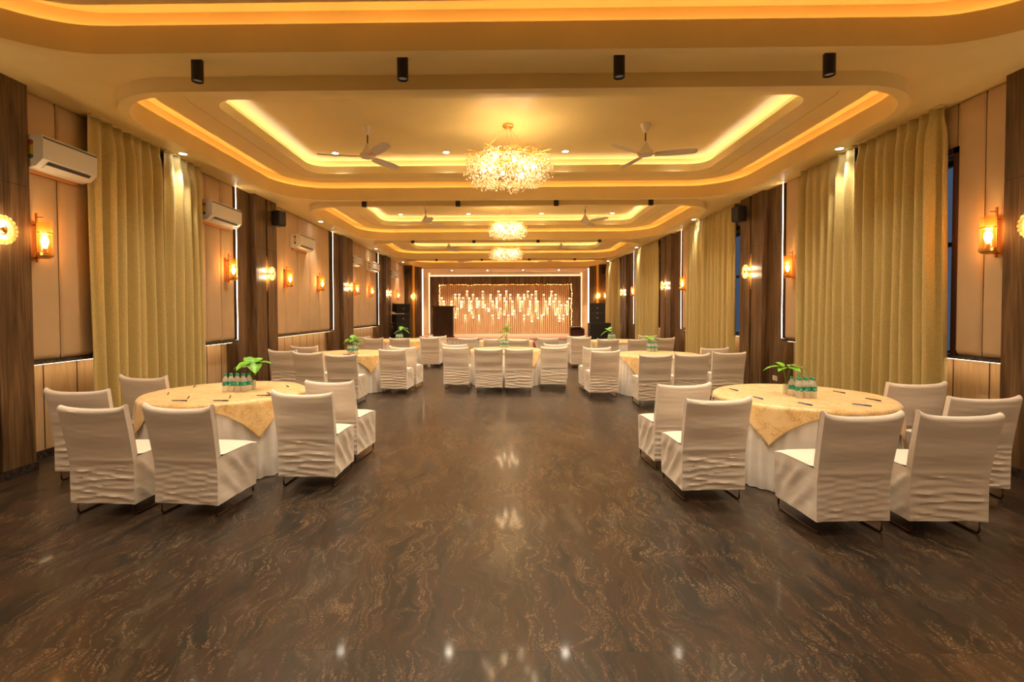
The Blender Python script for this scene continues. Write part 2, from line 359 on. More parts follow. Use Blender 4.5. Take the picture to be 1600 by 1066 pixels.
# wainscot joints
for s in (-1, 1):
    g = MB(); x0, x1 = sorted((s*(XWN-.003), s*(XWN+.004))); y = YB+.2
    while y < YE: g.box(x0, x1, y, y+.012, .1, 1.03); y += .43
    trim(g, 'groove', 'thin vertical joints in the wainscot')
# bays: strip end, from far end of previous pillar
BAYS = [(PIL[i][2], PIL[i+1][0]) for i in range(4)] + [(PIL[4][2], YE)]
def cushion(b, s, y0, y1, z0, z1):
    d = .035; g = .008; ny, nz = 6, 8
    def fn(u, v):
        y = y0+g+(y1-y0-2*g)*u; z = z0+(z1-z0)*v
        e = min(1, min(u, 1-u)*(y1-y0)/.05)*min(1, min(v, 1-v)*(z1-z0)/.05)
        return (s*(XW+.012-d*math.sqrt(e)), y, z)
    us = [0, .02, .06, .2, .5, .8, .94, .98, 1]; vs = [0, .005, .02, .5, .98, .995, 1]
    P = [fn(u, v) for v in vs for u in us]; n = len(us)
    b.add(P, [(j*n+i, j*n+i+1, (j+1)*n+i+1, (j+1)*n+i) for j in range(len(vs)-1) for i in range(n-1)])
panels = {(-1, 0): [4.95, 5.29, 5.80], (-1, 1): [10.38, 11.04, 11.7, 12.38, 13.06, 13.80], (-1, 2): [15.62, 16.2, 16.75, 17.36, 18.0, 18.86], (-1, 3): [20.86, 21.4, 22.0, 22.6, 23.2, 23.9, 24.2]}
for s, nm in ((-1, 'left'), (1, 'right')):
    for k in range(-2, 4):
        y0 = YB if k < -1 else PIL[k+1][2]; y1 = PIL[k+2][0] if k < 3 else YE
        b = MB(); edges = panels.get((s, k))
        if edges is None or (s == -1 and k == 0):
            ws = [q for q in WIN[s] if q[0] > y0 and q[1] < y1]
            edges = []
            if ws:
                a, c = ws[0]
                segs = [(y0, a), (c, y1-.025)]
                for p, q in segs:
                    n = max(1, round((q-p)/.42)); e = [p+(q-p)*i/n for i in range(n+1)]
                    for i in range(n): cushion(b, s, e[i], e[i+1], 1.11, H)
                cushion(b, s, a, c, 3.36, H)
            else:
                n = max(1, round((y1-y0)/.6)); e = [y0+(y1-y0)*i/n for i in range(n+1)]
                for i in range(n): cushion(b, s, e[i], e[i+1], 1.11, H)
        else:
            for p, q in zip(edges, edges[1:]): cushion(b, s, p, q, 1.11, H)
        trim(b, 'fabric_wall', 'beige padded wall panels on the %s wall' % nm, smooth=60)
        # sill
        x0, x1 = sorted((s*(XW-.05), s*XWN))
        y1s = y1
        trim(MB().box(x0, x1, y0, y1s, 1.065, 1.105, .006), 'sill', 'dark granite sill ledge on the %s wall' % nm)
        x0, x1 = sorted((s*(XW+.055), s*(XW+.085)))
        w_ = tag(MB().box(x0, x1, y0+.02, y1-.02, 1.0525, 1.0585).build('sill_light', 'e_sill'), None, 'light')
        w_['label'] = 'warm strip light under the %s wall sill, %s' % (nm, ['behind the camera', 'beside the camera', 'in the nearest bay', 'in the second bay', 'in the third bay', 'in the farthest bay'][k+2])
# pillars
for i, (a, c, e) in enumerate(PIL):
    for s in (-1, 1):
        b = MB()
        def bx(xa, xb, *r): x0, x1 = sorted((s*xa, s*xb)); b.box(x0, x1, *r)
        bx(XW-.02, XWN, a+.05, c, 0, H); ym = (c+e)/2
        for z0, z1 in ((0, 2.862), (2.868, H)):
            bx(XP, XWN, c, ym-.035, z0, z1); bx(XP, XWN, ym+.035, e, z0, z1); bx(XP+.03, XWN, ym-.036, ym+.036, z0, z1)
        b.mi = 1; bx(XP+.004, XWN, c+.004, ym-.04, 2.86, 2.87); bx(XP+.004, XWN, ym+.04, e-.004, 2.86, 2.87)
        bx(XP-.012, XWN, c-.012, e+.012, 0, .09)
        trim(b, ['wood', 'sill'], 'dark wood clad pillar')
        if True:
            x0, x1 = sorted((s*(XW-.03), s*(XW+.01)))
            t = thing('pillar_strip_light', 'white vertical LED line beside the %s pillar on the %s wall' % (['rearmost', 'nearest', 'second', 'third', 'fourth'][i], 'left' if s < 0 else 'right'), 'light', (0, a, 0))
            MB().box(x0, x1, 0, .032, 1.11, H-.005).build('diffuser', 'e_vled', t)
            x0, x1 = sorted((s*(XW-.035), s*(XW+.01)))
            MB().box(x0, x1, -.024, -.002, 1.11, H-.005).build('channel', 'groove', t)
# windows behind the curtains
wi = 0
for s in (-1, 1):
    for a, c in WIN[s]:
        wi += 1; X = s*(XWN+.08); f = MB()
        for y in (a, (a+c)/2-.03, c-.06): f.box(X-.03, X+.03, y, y+.06, 1.06, 3.35)
        f.box(X-.03, X+.03, a, c, 1.06, 1.12); f.box(X-.03, X+.03, a, c, 3.29, 3.35); f.box(X-.03, X+.03, a, c, 2.35, 2.4)
        x0, x1 = sorted((s*(XW-.025), s*(XW+.02)))
        f.box(x0, x1, a-.05, a+.015, 1.1, 3.4); f.box(x0, x1, c-.015, c+.05, 1.1, 3.4); f.box(x0, x1, a-.05, c+.05, 3.33, 3.4)
        w = struct(f.build('window_%d' % wi, 'mull'), 'brown framed window behind the curtains')
        p = MB().box(X-.004, X+.004, a+.06, c-.06, 1.12, 3.29).build('pane', 'window', w)

# ------------------------------------------------------------------ end wall and stage
b = MB()
for s in (-1, 1):
    x0, x1 = sorted((s*4.08, s*4.42)); b.box(x0, x1, YE, 26.6, 0, H); x0, x1 = sorted((s*4.54, s*5.3)); b.box(x0, x1, YE, 26.6, 0, H)
    x0, x1 = sorted((s*4.42, s*4.54)); b.box(x0, x1, YE+.03, 26.6, 0, H)
struct(b.build('wall_front', 'wood'), 'dark wood columns framing the stage')
b = MB()
for s in (-1, 1):
    x0, x1 = sorted((s*4.075, s*4.082)); b.box(x0, x1, YE+.06, 26.4, .4, 3.88)
b.box(-4.1, 4.1, YE+.001, 26.4, 3.70, 3.9); b.box(-4.1, 4.1, 26.35, 26.5, .4, 3.9)
trim(b, 'cream', 'cream reveal around the stage recess')
b = MB(); z0, z1 = .43, 3.46
b.box(-3.97, -3.45, 26.12, 26.28, z0, z1); b.box(3.45, 3.97, 26.12, 26.28, z0, z1); b.box(-3.45, 3.45, 26.12, 26.28, 3.0, z1)
trim(b, 'wood', 'dark wood surround of the slatted stage panel')
for s in (-1, 1):
    sd = 'left' if s < 0 else 'right'
    x0, x1 = sorted((s*4.02, s*4.07))
    tag(MB().box(x0, x1, YE+.015, YE+.055, .45, 3.70).build('stage_strip_light', 'e_stage'), 'vertical LED line at the front edge of the %s stage reveal' % sd, 'light')
    x0, x1 = sorted((s*4.01, s*4.03))
    tag(MB().box(x0, x1, 26.29, 26.32, .45, 3.66).build('stage_strip_light', 'e_tv'), 'LED line glowing behind the %s edge of the stage panel' % sd, 'light')
    t = thing('gold_strip', 'tall gold strip down the dark column %s of the stage' % sd, 'trim strip', (s*4.48, YE, 0))
    MB().box(-.055, .055, -.012, .028, .1, H-.002).build('strip', 'goldb', t)
tag(MB().box(-3.95, 3.95, 26.29, 26.32, 3.50, 3.53).build('stage_strip_light', 'e_tv'), 'LED line glowing above the stage panel', 'light')
SP = .1033
t = thing('slat_panel', 'vertical timber slat panel with small glowing slots behind the stage', 'panel', (0, 26.15, 0))
b = MB(); b.box(-3.45, 3.45, .08, .12, .43, 3.0); b.build('backing', 'slat_back', t)
b = MB(); nS = int(6.9/SP)
for i in range(nS): x = -3.44+i*SP; b.box(x, x+.076, -.02, .08, .43, 2.99)
b.build('slats', 'slat', t)
SD = [(-3.36, 2.35), (-3.28, 2.17), (-2.68, 2.53), (-2.47, 2.53), (-2.27, 2.35), (-2.36, 2.16), (-2.89, 2.16), (-2.06, 2.7), (-1.66, 2.52), (-1.96, 2.34), (-1.53, 2.33), (-1.85, 2.16), (-1.43, 2.16), (-1.24, 2.34), (-1.14, 2.68), (-0.82, 2.51), (-0.41, 2.69), (-0.51, 2.33), (-0.31, 2.51), (0.1, 2.7), (0.3, 2.51), (-0.1, 2.33), (-0.72, 2.16), (-0.0, 2.15), (0.41, 2.15), (0.63, 2.51), (0.73, 2.32), (1.03, 2.51), (1.14, 2.68), (1.55, 2.68), (1.44, 2.51), (0.84, 2.15), (1.25, 2.15), (1.65, 2.32), (1.75, 2.15), (1.98, 2.5), (2.08, 2.15), (2.38, 2.67), (2.59, 2.5), (2.28, 2.32), (2.49, 2.14), (2.79, 2.14), (2.9, 1.95), (3.1, 1.95), (3.21, 2.14), (3.32, 2.31), (-1.76, 1.8), (-2.57, 1.78), (-1.04, 1.97), (-0.93, 1.77), (-0.21, 1.78), (0.5, 1.66), (1.34, 1.77), (2.18, 1.77), (2.69, 1.77), (-2.17, 1.42), (-1.35, 1.42), (-0.63, 1.42), (0.2, 1.42), (0.93, 1.41), (1.86, 1.41), (3.0, 1.41)]
SU = [(-2.36, 1.82), (-1.96, 1.63), (-1.67, 1.28), (-1.54, 1.82), (-1.14, 1.82), (-0.83, 1.62), (-0.42, 1.81), (-0.32, 1.25), (-0.01, 1.43), (0.4, 1.43), (0.73, 1.62), (1.14, 1.43), (1.44, 1.07), (1.55, 1.61), (1.75, 1.24), (2.06, 1.42), (2.37, 1.95), (2.59, 1.42), (2.79, 1.24), (2.89, 1.07), (3.21, 1.43), (-2.68, 1.28)]
ld = bpy.data.lights.new('slot_lamp', 'SPOT'); ld.energy = P_SLOT; ld.color = (1, .84, .68); ld.spot_size = R(52); ld.spot_blend = .8; ld.shadow_soft_size = .03
first = None
for lst, sg in ((SD, 1), (SU, -1)):
    for (x, z) in lst:
        i = round((x+3.44-.081)/SP); x = -3.44+i*SP+.0897
        if first is None:
            first = MB().box(-.05, .05, -.028, -.002, -.03, .03, .004).build('slot_light', 'e_slot', t)
            q = first
        else:
            q = first.copy(); C.objects.link(q); q.parent = t
        q.location = (x, -.02, z-sg*.02)
        l = bpy.data.objects.new('slot_lamp', ld); C.objects.link(l); l.parent = t; l.location = (x, -.055, z-sg*.05)
        l.rotation_euler = (R(13), 0, 0) if sg > 0 else (PI-R(13), 0, 0)
# fairy lights on a gold garland round the slats
t = thing('fairy_lights', 'gold garland of tiny fairy lights round the slatted stage panel', 'string lights', (0, 26.1, 0))
g = MB(); rnd = random.Random(3)
pth = [(-3.46, z) for z in [.9+.1*i for i in range(22)]]+[(-3.46+.1*i, 3.02) for i in range(70)]+[(3.47, 3.0-.1*i) for i in range(22)]
path = [(x+rnd.uniform(-.02, .02), -.02+rnd.uniform(-.01, .01), z+rnd.uniform(-.018, .018)) for x, z in pth]
g.tube(path, .018, 5).build('garland', 'goldb', t)
g = MB()
for x, y, z in path:
    if abs(x) < 3.4 and rnd.random() < .4: continue
    g.ball((x+rnd.uniform(-.02, .02), y-.022, z+rnd.uniform(-.02, .02)), .013 if abs(x) > 3.4 else .008, 6, 4)
o = g.build('bulbs', 'e_fairy', t); o['kind'] = 'stuff'
# stage
t = thing('stage', 'low stage with pinkish carpet top and white pleated skirt', 'stage', (0, 21.6, 0))
MB().box(-4.05, 4.05, 0, 4.75, .37, .43).build('deck', 'stagetop', t)
MB().box(-4.0, 4.0, .06, 4.7, 0, .37).build('base', 'black', t)
MB().grid(lambda u, v: (-4.03+8.06*u, .02+.02*math.sin(u*420), .005+.365*v), 800, 1).build('skirt', 'skirtw', t, thick=.004)
# lectern
t = thing('lectern', 'dark panelled wooden lectern standing at the left of the stage', 'lectern', (-2.86, 22.6, .43))
b = MB(); b.box(-.49, .49, -.02, .5, 0, .06, .008); b.box(-.46, .46, 0, .48, .06, 1.38); b.build('body', 'lectern', t)
MB().box(-.53, .53, -.06, .52, 1.38, 1.44, .01).build('top', 'lectern', t)
MB().box(-.38, .38, -.022, 0, 1.02, 1.30, .012).build('drawer_panel', 'lectern', t)
for x in (-.40, .03): MB().box(x, x+.37, -.022, 0, .12, .94, .012).build('door_panel', 'lectern', t)
MB().box(-.04, .04, -.03, .02, 1.44, 1.46).build('microphone_base', 'grey_mid', t)

# ------------------------------------------------------------------ loudspeakers
def subw(loc, rz, label, w=.62, d=.9, h=1.12):
    t = thing('subwoofer', label, 'speaker', loc, rz)
    MB().box(-w/2, w/2, -d/2, d/2, 0, h, .012).build('cabinet', 'spk', t)
    MB().box(-w/2+.03, w/2-.03, -d/2-.012, -d/2, .03, h-.05, .005).build('grille', 'black', t)
    return t
def arraycab(loc, rz, tilt, label):
    t = thing('line_array_speaker', label, 'speaker', loc, rz); t.rotation_euler = (tilt, 0, rz)
    b = MB(); w, d, h = .60, .46, .40
    b.add([(-w/2, -d/2, .0), (w/2, -d/2, 0), (w/2, d/2, .05), (-w/2, d/2, .05), (-w/2, -d/2, h), (w/2, -d/2, h), (w/2, d/2, h-.05), (-w/2, d/2, h-.05)],
          [(0, 3, 2, 1), (4, 5, 6, 7), (0, 1, 5, 4), (1, 2, 6, 5), (2, 3, 7, 6), (3, 0, 4, 7)]); b.build('cabinet', 'spk', t)
    MB().box(-w/2+.03, w/2-.03, -d/2-.012, -d/2+.001, .03, h-.03, .004).build('grille', 'black', t)
    MB().box(-.03, .03, -d/2-.018, -d/2-.01, h/2-.02, h/2+.02).build('badge', 'grey_mid', t)
    for x in (-w/2-.015, w/2): MB().box(x, x+.015, -d/2+.05, d/2-.05, .02, h-.02).build('rigging_plate', 'black', t)
    return t
subw((-4.46, 20.95, 0), R(38), 'black subwoofer box on the floor left of the stage', .62, .56, 1.12)
arraycab((-4.46, 20.98, 1.13), R(38), R(2), 'lower black line-array speaker stacked on the left subwoofer')
arraycab((-4.45, 20.98, 1.58), R(38), R(9), 'upper tilted black line-array speaker of the left stack')
subw((3.93, 20.9, 0), R(-2), 'black subwoofer box on the floor right of the stage', .86, .7, 1.12)
arraycab((3.86, 20.9, 1.13), R(-12), 0, 'lower black line-array speaker stacked on the right subwoofer')
arraycab((3.86, 20.9, 1.54), R(-12), 0, 'upper black line-array speaker of the right stack')
def satellite(loc, rz, label):
    t = thing('wall_speaker', label, 'speaker', loc, rz)
    MB().box(-.11, .11, -.20, 0, -.15, .15, .015).build('cabinet', 'spk', t)
    MB().box(-.09, .09, -.206, -.199, -.13, .13).build('grille', 'black', t)
    MB().box(-.03, .03, -.001, .06, -.03, .03).build('bracket', 'black', t)
satellite((-XP+.06, 10.18, 3.52), R(70), 'small black wall speaker high on the second left pillar')
satellite((XP-.06, 10.15, 3.55), R(-70), 'small black wall speaker high on the second right pillar')
satellite((-4.72, YE-.06, 3.56), 0, 'small black speaker high on the column left of the stage')
satellite((4.80, YE-.06, 3.56), 0, 'small black speaker high on the column right of the stage')
# seat and plant near the stage right
t = thing('armchair', 'dark maroon armchair with pale cover on the right of the stage', 'armchair', (3.22, 22.6, .43))
MB().box(-.25, .3, -.25, .25, .02, .30, .03).build('seat', 'leather', t); MB().box(-.28, .30, .12, .26, .25, .46, .04).build('backrest', 'leather', t)
MB().box(-.30, -.20, -.24, .26, .02, .43, .03).build('armrest', 'leather', t); MB().box(.24, .34, -.24, .26, .02, .40, .03).build('armrest', 'leather', t)
MB().box(-.29, .20, .10, .27, .46, .475, .005).build('cloth', 'paper', t)
t = thing('cloth_bag', 'small red cloth bag on the floor before the stage', 'bag', (1.12, 20.6, 0))
MB().loops([rr(-.10, .10, -.06, .06, .05, 0, 4), rr(-.13, .13, -.08, .08, .06, .12, 4), rr(-.10, .10, -.05, .05, .04, .28, 4), rr(-.05, .05, -.02, .02, .015, .34, 4)], cap0=True, cap1=True).build('pouch', 'redbag', t, smooth=60)
MB().tube([(-.05, 0, .33), (-.04, 0, .41), (.04, 0, .41), (.05, 0, .33)], .008, 6).build('handle', 'redbag', t)

# ------------------------------------------------------------------ air conditioners
def aircon(y0, y1, label, proto=[None]):
    if proto[0] is None:
        t = thing('air_conditioner', label, 'air conditioner', (-XW+.01, y0, 3.07))
        b = MB(); pr = [(0, .02), (.06, 0), (.16, .02), (.235, .09), (.24, .28), (.225, .33), (0, .335)]
        b.loops([[(x, y, z) for x, z in pr] for y in (0, .012, .888, .9)], cap0=True, cap1=True); b.build('body', 'white', t, smooth=40)
        MB().add([(.224, .012, .295), (.235, .012, .315), (.235, .888, .315), (.224, .888, .295), (.244, .012, .295), (.244, .888, .295)], [(0, 4, 1), (3, 2, 5), (0, 3, 5, 4), (4, 5, 2, 1), (0, 1, 2, 3)]).build('trim_strip', 'chrome_strip', t)
        MB().add([(.165, .10, .018), (.225, .10, .072), (.225, .80, .072), (.165, .80, .018)], [(0, 1, 2, 3)]).build('outlet', 'white_dk', t, thick=.004)
        MB().add([(.150, .09, .010), (.205, .09, .044), (.205, .81, .044), (.150, .81, .010)], [(0, 1, 2, 3)]).build('flap', 'white', t, thick=.006)
        lb = MB().box(.09, .14, -.002, 0, .13, .25).build('energy_label', 'yellow', t)
        MB().lathe([(.028, 0), (.028, .003)], 14, (.115, -.003, .255), axis='Y').build('seal', 'red', t)
        MB().lathe([(.024, 0), (.024, .003)], 14, (.115, -.003, .115), axis='Y').build('seal', 'green_dk', t)
        MB().box(.02, .05, .05, .85, -.035, .005).build('conduit', 'copper', t)
        proto[0] = t
        t.scale = (1, (y1-y0)/.9, 1); return t
    return dup(proto[0], (-XW+.01, y0, 3.07), label=label, scale=(1, (y1-y0)/.9, 1))
aircon(4.97, 5.64, 'white split air conditioner at the far left edge, half hidden by the pillar')
aircon(7.86, 8.76, 'white split air conditioner between the left curtain and the second pillar')
aircon(11.28, 12.18, 'white split air conditioner on the padded wall after the second left pillar')
aircon(15.64, 16.2, 'white split air conditioner half hidden behind the third left pillar')
aircon(17.5, 18.5, 'white split air conditioner before the fourth left pillar')
aircon(20.95, 21.9, 'farthest white split air conditioner on the left wall')

# ------------------------------------------------------------------ curtains
def curtain(s, y0, y1, label, seed, sweep=0):
    rnd = random.Random(seed); n = max(5, round((y1-y0)/.17)); ph = [rnd.uniform(-.7, .7) for _ in range(n+2)]; am = [rnd.uniform(.45, 1.3) for _ in range(n+2)]
    def fn(u, v):
        z = .015+3.86*v; q = u*n; k = int(min(q, n-1)); top = max(0, (v-.93)/.07)
        a = .072*am[k]*(1-top*.55)+.012*(1-v)
        w = math.sin(2*PI*q+ph[k]*(1-v)*2*math.sin(PI*(q-k)))
        w = math.copysign(abs(w)**.75, w)
        pin = math.exp(-((v-.955)/.018)**2)*.55
        y = y0+(y1-y0)*u + sweep*(1-v)**2*(u-.5) + .012*math.sin(5*v+seed+q)
        x = 4.80+a*w*(1-pin)
        return (s*x, y, z)
    t = thing('curtain', label, 'curtain', (0, 0, 0))
    MB().grid(fn, n*12, 30).build('fabric', 'curtain', t, smooth=180, fixn=False, thick=.004)
    x0, x1 = sorted((s*4.76, s*4.84)); MB().box(x0, x1, y0, y1, 3.862, 3.879).build('track', 'ceil', t)
curtain(-1, 5.64, 6.80, 'olive-gold pleated curtain on the left window, nearer panel', 1, 0)
curtain(-1, 6.90, 7.74, 'olive-gold pleated curtain on the left window, farther panel', 2, 0)
curtain(1, 5.60, 6.90, 'olive-gold pleated curtain on the nearest right window, nearer panel', 3, .06)
curtain(1, 6.99, 8.22, 'olive-gold pleated curtain on the nearest right window, farther panel', 4, .08)
curtain(1, 10.62, 11.83, 'olive-gold pleated curtain on the second right window, nearer panel', 5, .04)
curtain(1, 11.91, 13.15, 'olive-gold pleated curtain on the second right window, farther panel', 6, .06)
curtain(1, 15.80, 17.05, 'olive-gold pleated curtain on the third right window, nearer panel', 7, -.06)
curtain(1, 17.12, 18.35, 'olive-gold pleated curtain on the third right window, farther panel', 8, -.06)
curtain(1, 20.95, 22.25, 'olive-gold pleated curtain on the farthest right window, nearer panel', 9, .03)
curtain(1, 22.31, 23.6, 'olive-gold pleated curtain on the farthest right window, farther panel', 10, .03)

# ------------------------------------------------------------------ wall sconces
def tube_sconce(s, y, label, proto=[None]):
    loc = (s*(XW-.025), y, 2.36); rz = 0 if s < 0 else PI
    if proto[0] is None:
        t = thing('tube_sconce', label, 'wall lamp', loc, rz, None)
        MB().box(0, .02, -.045, .045, -.22, .19, .004).build('back_plate', 'copper', t)
        b = MB(); b.box(.045, .062, -.009, .009, -.235, .27); b.box(.02, .05, -.008, .008, -.20, -.185); b.box(.02, .05, -.008, .008, .14, .155); b.box(.05, .12, -.006, .006, .222, .23); b.box(.05, .14, -.01, .01, -.20, -.188)
        b.build('arm', 'copper', t)
        MB().lathe([(.064, -.15), (.064, .18), (.061, .18), (.061, -.15)], 22, (.135, 0, 0), False, False).build('glass_cylinder', 'amber', t, smooth=40)
        MB().lathe([(.066, .06), (.070, .06), (.070, .07), (.066, .07), (.066, .06)], 22, (.135, 0, 0), False, False).build('ring', 'copper', t, smooth=40)
        MB().lathe([(.03, -.20), (.05, -.19), (.072, -.17), (.072, -.14), (.05, -.14)], 20, (.135, 0, 0)).build('cup', 'gold', t, smooth=40)
        MB().lathe([(.012, -.14), (.014, -.10), (.012, -.095)], 10, (.135, 0, 0)).build('socket', 'gold', t)
        MB().lathe([(.012, -.09), (.024, -.06), (.034, -.025), (.030, .01), (.012, .03), (.002, .033)], 14, (.135, 0, 0)).build('bulb', 'e_bulb', t, smooth=60)
        lamp('sconce_lamp', 'POINT', (.135, 0, .07), P_SCONCE, BULB, t, size=.03)
        proto[0] = t; return t
    return dup(proto[0], loc, rz, label)
G = {-1: 'left', 1: 'right'}
for s, y, lab in [(-1, 5.06, 'amber glass tube sconce at the far left edge beside the nearest left pillar'), (-1, 8.62, 'amber glass tube sconce below the air conditioner before the second left pillar'),
                  (-1, 10.92, 'amber glass tube sconce just past the second left pillar'), (-1, 12.86, 'amber glass tube sconce before the third left pillar'),
                  (-1, 15.95, 'amber glass tube sconce just past the third left pillar'), (-1, 17.75, 'amber glass tube sconce before the fourth left pillar'), (-1, 22.2, 'farthest amber glass tube sconce on the left wall'),
                  (1, 5.06, 'amber glass tube sconce at the far right edge beside the nearest right pillar'), (1, 8.58, 'amber glass tube sconce between the nearest right curtain and the second right pillar'),
                  (1, 13.6, 'amber glass tube sconce before the third right pillar'), (1, 18.82, 'amber glass tube sconce before the fourth right pillar'), (1, 23.9, 'farthest amber glass tube sconce beside the right stage column')]:
    tube_sconce(s, y, lab)
def flower_sconce(loc, rz, label, proto=[None]):
    if proto[0] is None:
        t = thing('flower_sconce', label, 'wall lamp', loc, rz)
        b = MB()
        for i, (yy, h) in enumerate([(-.057, .12), (-.038, .2), (-.019, .28), (0, .35), (.019, .28), (.038, .2), (.057, .12)]):
            b.box(.0+.003*(3-abs(i-3)), .014+.003*(3-abs(i-3)), yy-.008, yy+.008, -h, h)
        b.build('gold_rays', 'goldb', t)
        MB().lathe([(.03, 0), (.03, .11)], 12, (.01, 0, 0), axis='X').build('stem', 'gold', t)
        b = MB()
        for k in range(18):
            a = 2*PI*k/18; ca, sa = math.cos(a), math.sin(a)
            b.ball((.13, .115*ca, .115*sa), .024, 8, 5)
        b.lathe([(.05, 0), (.12, .004), (.12, .012), (.05, .008), (.05, 0)], 28, (.125, 0, 0), False, False, axis='X')
        b.build('glass_disc', 'petal', t, smooth=50)
        MB().lathe([(.032, .12), (.032, .145), (.01, .155)], 12, (0, 0, 0), axis='X').build('centre_boss', 'gold', t)
        for q in (-1, 1): MB().ball((.075, q*.045, q*.05), .022, 8, 6).build('bulb', 'e_bulbw', t, smooth=60)
        lamp('sconce_lamp', 'POINT', (.09, .0, .075), P_FLOWER, (1, .74, .42), t, size=.03)
        lamp('sconce_lamp', 'POINT', (.09, .0, -.075), P_FLOWER, (1, .74, .42), t, size=.03)
        proto[0] = t; return t
    return dup(proto[0], loc, rz, label)
on = ['nearest', 'second', 'third', 'fourth']
for i, (a, c, e) in enumerate(PIL[1:]):
    ym = (c+e)/2
    for s in (-1, 1):
        flower_sconce((s*(XP+.028), ym, 2.38), 0 if s < 0 else PI, 'round crystal flower sconce with gold rays on the %s %s pillar' % (on[i], G[s]))
for s in (-1, 1): flower_sconce((s*4.48, YE-.013, 2.36), -PI/2, 'round crystal flower sconce on the gold strip %s of the stage' % G[s])

# ------------------------------------------------------------------ downlights and ceiling cans
def downlight(loc, label, energy, spot=110, group=None):
    t = thing('downlight', label, 'downlight', loc, 0, group)
    MB().lathe([(.062, -.001), (.062, -.006), (.050, -.006), (.050, -.001)], 20).build('trim_ring', 'white', t)
    MB().lathe([(.049, -.004), (.049, -.002)], 20).build('lens', 'e_down', t)
    lamp('spot', 'SPOT', (0, 0, -.012), energy, DOWN, t, size=.05, spot=spot, blend=.7)
BN = ['bay behind the camera', 'bay overhead', 'nearest whole bay', 'second bay', 'third bay', 'last bay']
for s in (-1, 1):
    for k, y in enumerate((1.85, 7.1, 12.45, 17.8, 22.6)):
        downlight((s*4.66, y, H), 'small round downlight in the ceiling edge above the %s wall, %s' % (G[s], BN[k+1]), P_DOWN, 74)
pos = ['left', 'inner left', 'inner right', 'right']
for k, (y0, y1) in enumerate(TR[:]):
    for jj, yy in enumerate((y0+1.2, y1-1.2)):
        if k == 5 and jj == 0: continue
        for q, x in enumerate((-2.9, -1.03, .97, 2.9)):
            downlight((x, yy, 4.285), 'white downlight in the tray ceiling of the %s, %s row, %s' % (BN[k], ['near', 'far'][jj], pos[q]), P_TRAYDOWN*(.65 if k < 2 else 1), 120)
for q, x in enumerate((-2.7, -.9, .9, 2.7)): downlight((x, 25.1, 3.70), 'white downlight in the ceiling of the stage recess, %s' % pos[q], 190, 90)
def can(loc, label, proto=[None]):
    if proto[0] is None:
        t = thing('surface_spotlight', label, 'spotlight', loc)
        MB().lathe([(.05, 0), (.05, -.19), (.043, -.19), (.040, -.17)], 20, cap1=False).build('housing', 'black', t, smooth=40)
        MB().lathe([(.041, -.172), (.041, -.175)], 18).build('lens', mat('spot_lens', (.5, .55, .7), .2), t)
        lamp('spot', 'SPOT', (0, 0, -.19), P_CAN, DOWN, t, size=.03, spot=62, blend=.7)
        proto[0] = t; return t
    return dup(proto[0], loc, 0, label)
for k, y in enumerate((-.75, 4.5, 9.85, 15.08, 20.36)):
    for q, x in enumerate((-2.83, -.97, .97, 2.83)):
        can((x, y, H), 'black cylindrical spotlight under the %s ceiling beam, %s of four' % (['rear', 'nearest', 'second', 'third', 'farthest'][k], ['leftmost', 'second from left', 'third from left', 'rightmost'][q]))

# ------------------------------------------------------------------ ceiling fans
def fan(loc, angs, label, proto=[None]):
    if proto[0] is None:
        t = thing('ceiling_fan', label, 'ceiling fan', loc)
        MB().lathe([(.07, 0), (.075, -.02), (.045, -.09), (.018, -.13)], 20).build('canopy', 'fan', t, smooth=50)
        MB().lathe([(.011, -.12), (.011, -.26)], 10).build('rod', 'fan_rod', t)
        MB().lathe([(.014, -.25), (.03, -.28), (.075, -.37), (.11, -.40), (.115, -.43), (.10, -.45), (.05, -.465)], 24).build('motor', 'fan', t, smooth=50)
        b = MB()
        def bl(u, v):
            r = .13+.57*u; w = .055+.03*math.sin(PI*min(1, u*1.1))*.6+.01*u
            if u > .93: w *= math.sqrt(max(.05, 1-((u-.93)/.07)**2*.7))
            x = (v-.5)*2*w; return (r, x, -.43-x*.22+.012*math.cos(PI*(v-.5))-.012)
        b.grid(bl, 16, 6); bmod = b
        b0 = b.build('blade', 'fan', t, smooth=60, thick=.005); MB().box(.07, .2, -.025, .025, -.443, -.432, .002).build('bracket', 'gold', b0)
        proto.append(b0)
        for a in (1, 2):
            c = b0.copy(); C.objects.link(c); c.parent = t
            for g in kids(b0):
                d = g.copy(); C.objects.link(d); d.parent = c
        proto[0] = t
    else: t = dup(proto[0], loc, 0, label)
    for a, c in zip(angs, [c for c in kids(t) if c.name.startswith('blade')]): c.rotation_euler = (0, 0, R(a))
    t.location = loc; return t
HT = 4.285
for k, y in enumerate((7.2, 12.5, 17.75, 22.2)):
    fan((-2.03, y, HT), [(191, 62, -53), (170, 50, -70), (185, 65, -55), (200, 80, -40)][k], 'cream three-blade ceiling fan left of the chandelier line in the %s tray' % on[k])
    fan((1.97, y, HT), [(-14, 218, 106), (60, 180, -50), (150, 30, -90), (150, 30, -90)][k], 'cream three-blade ceiling fan right of the chandelier line in the %s tray' % on[k])

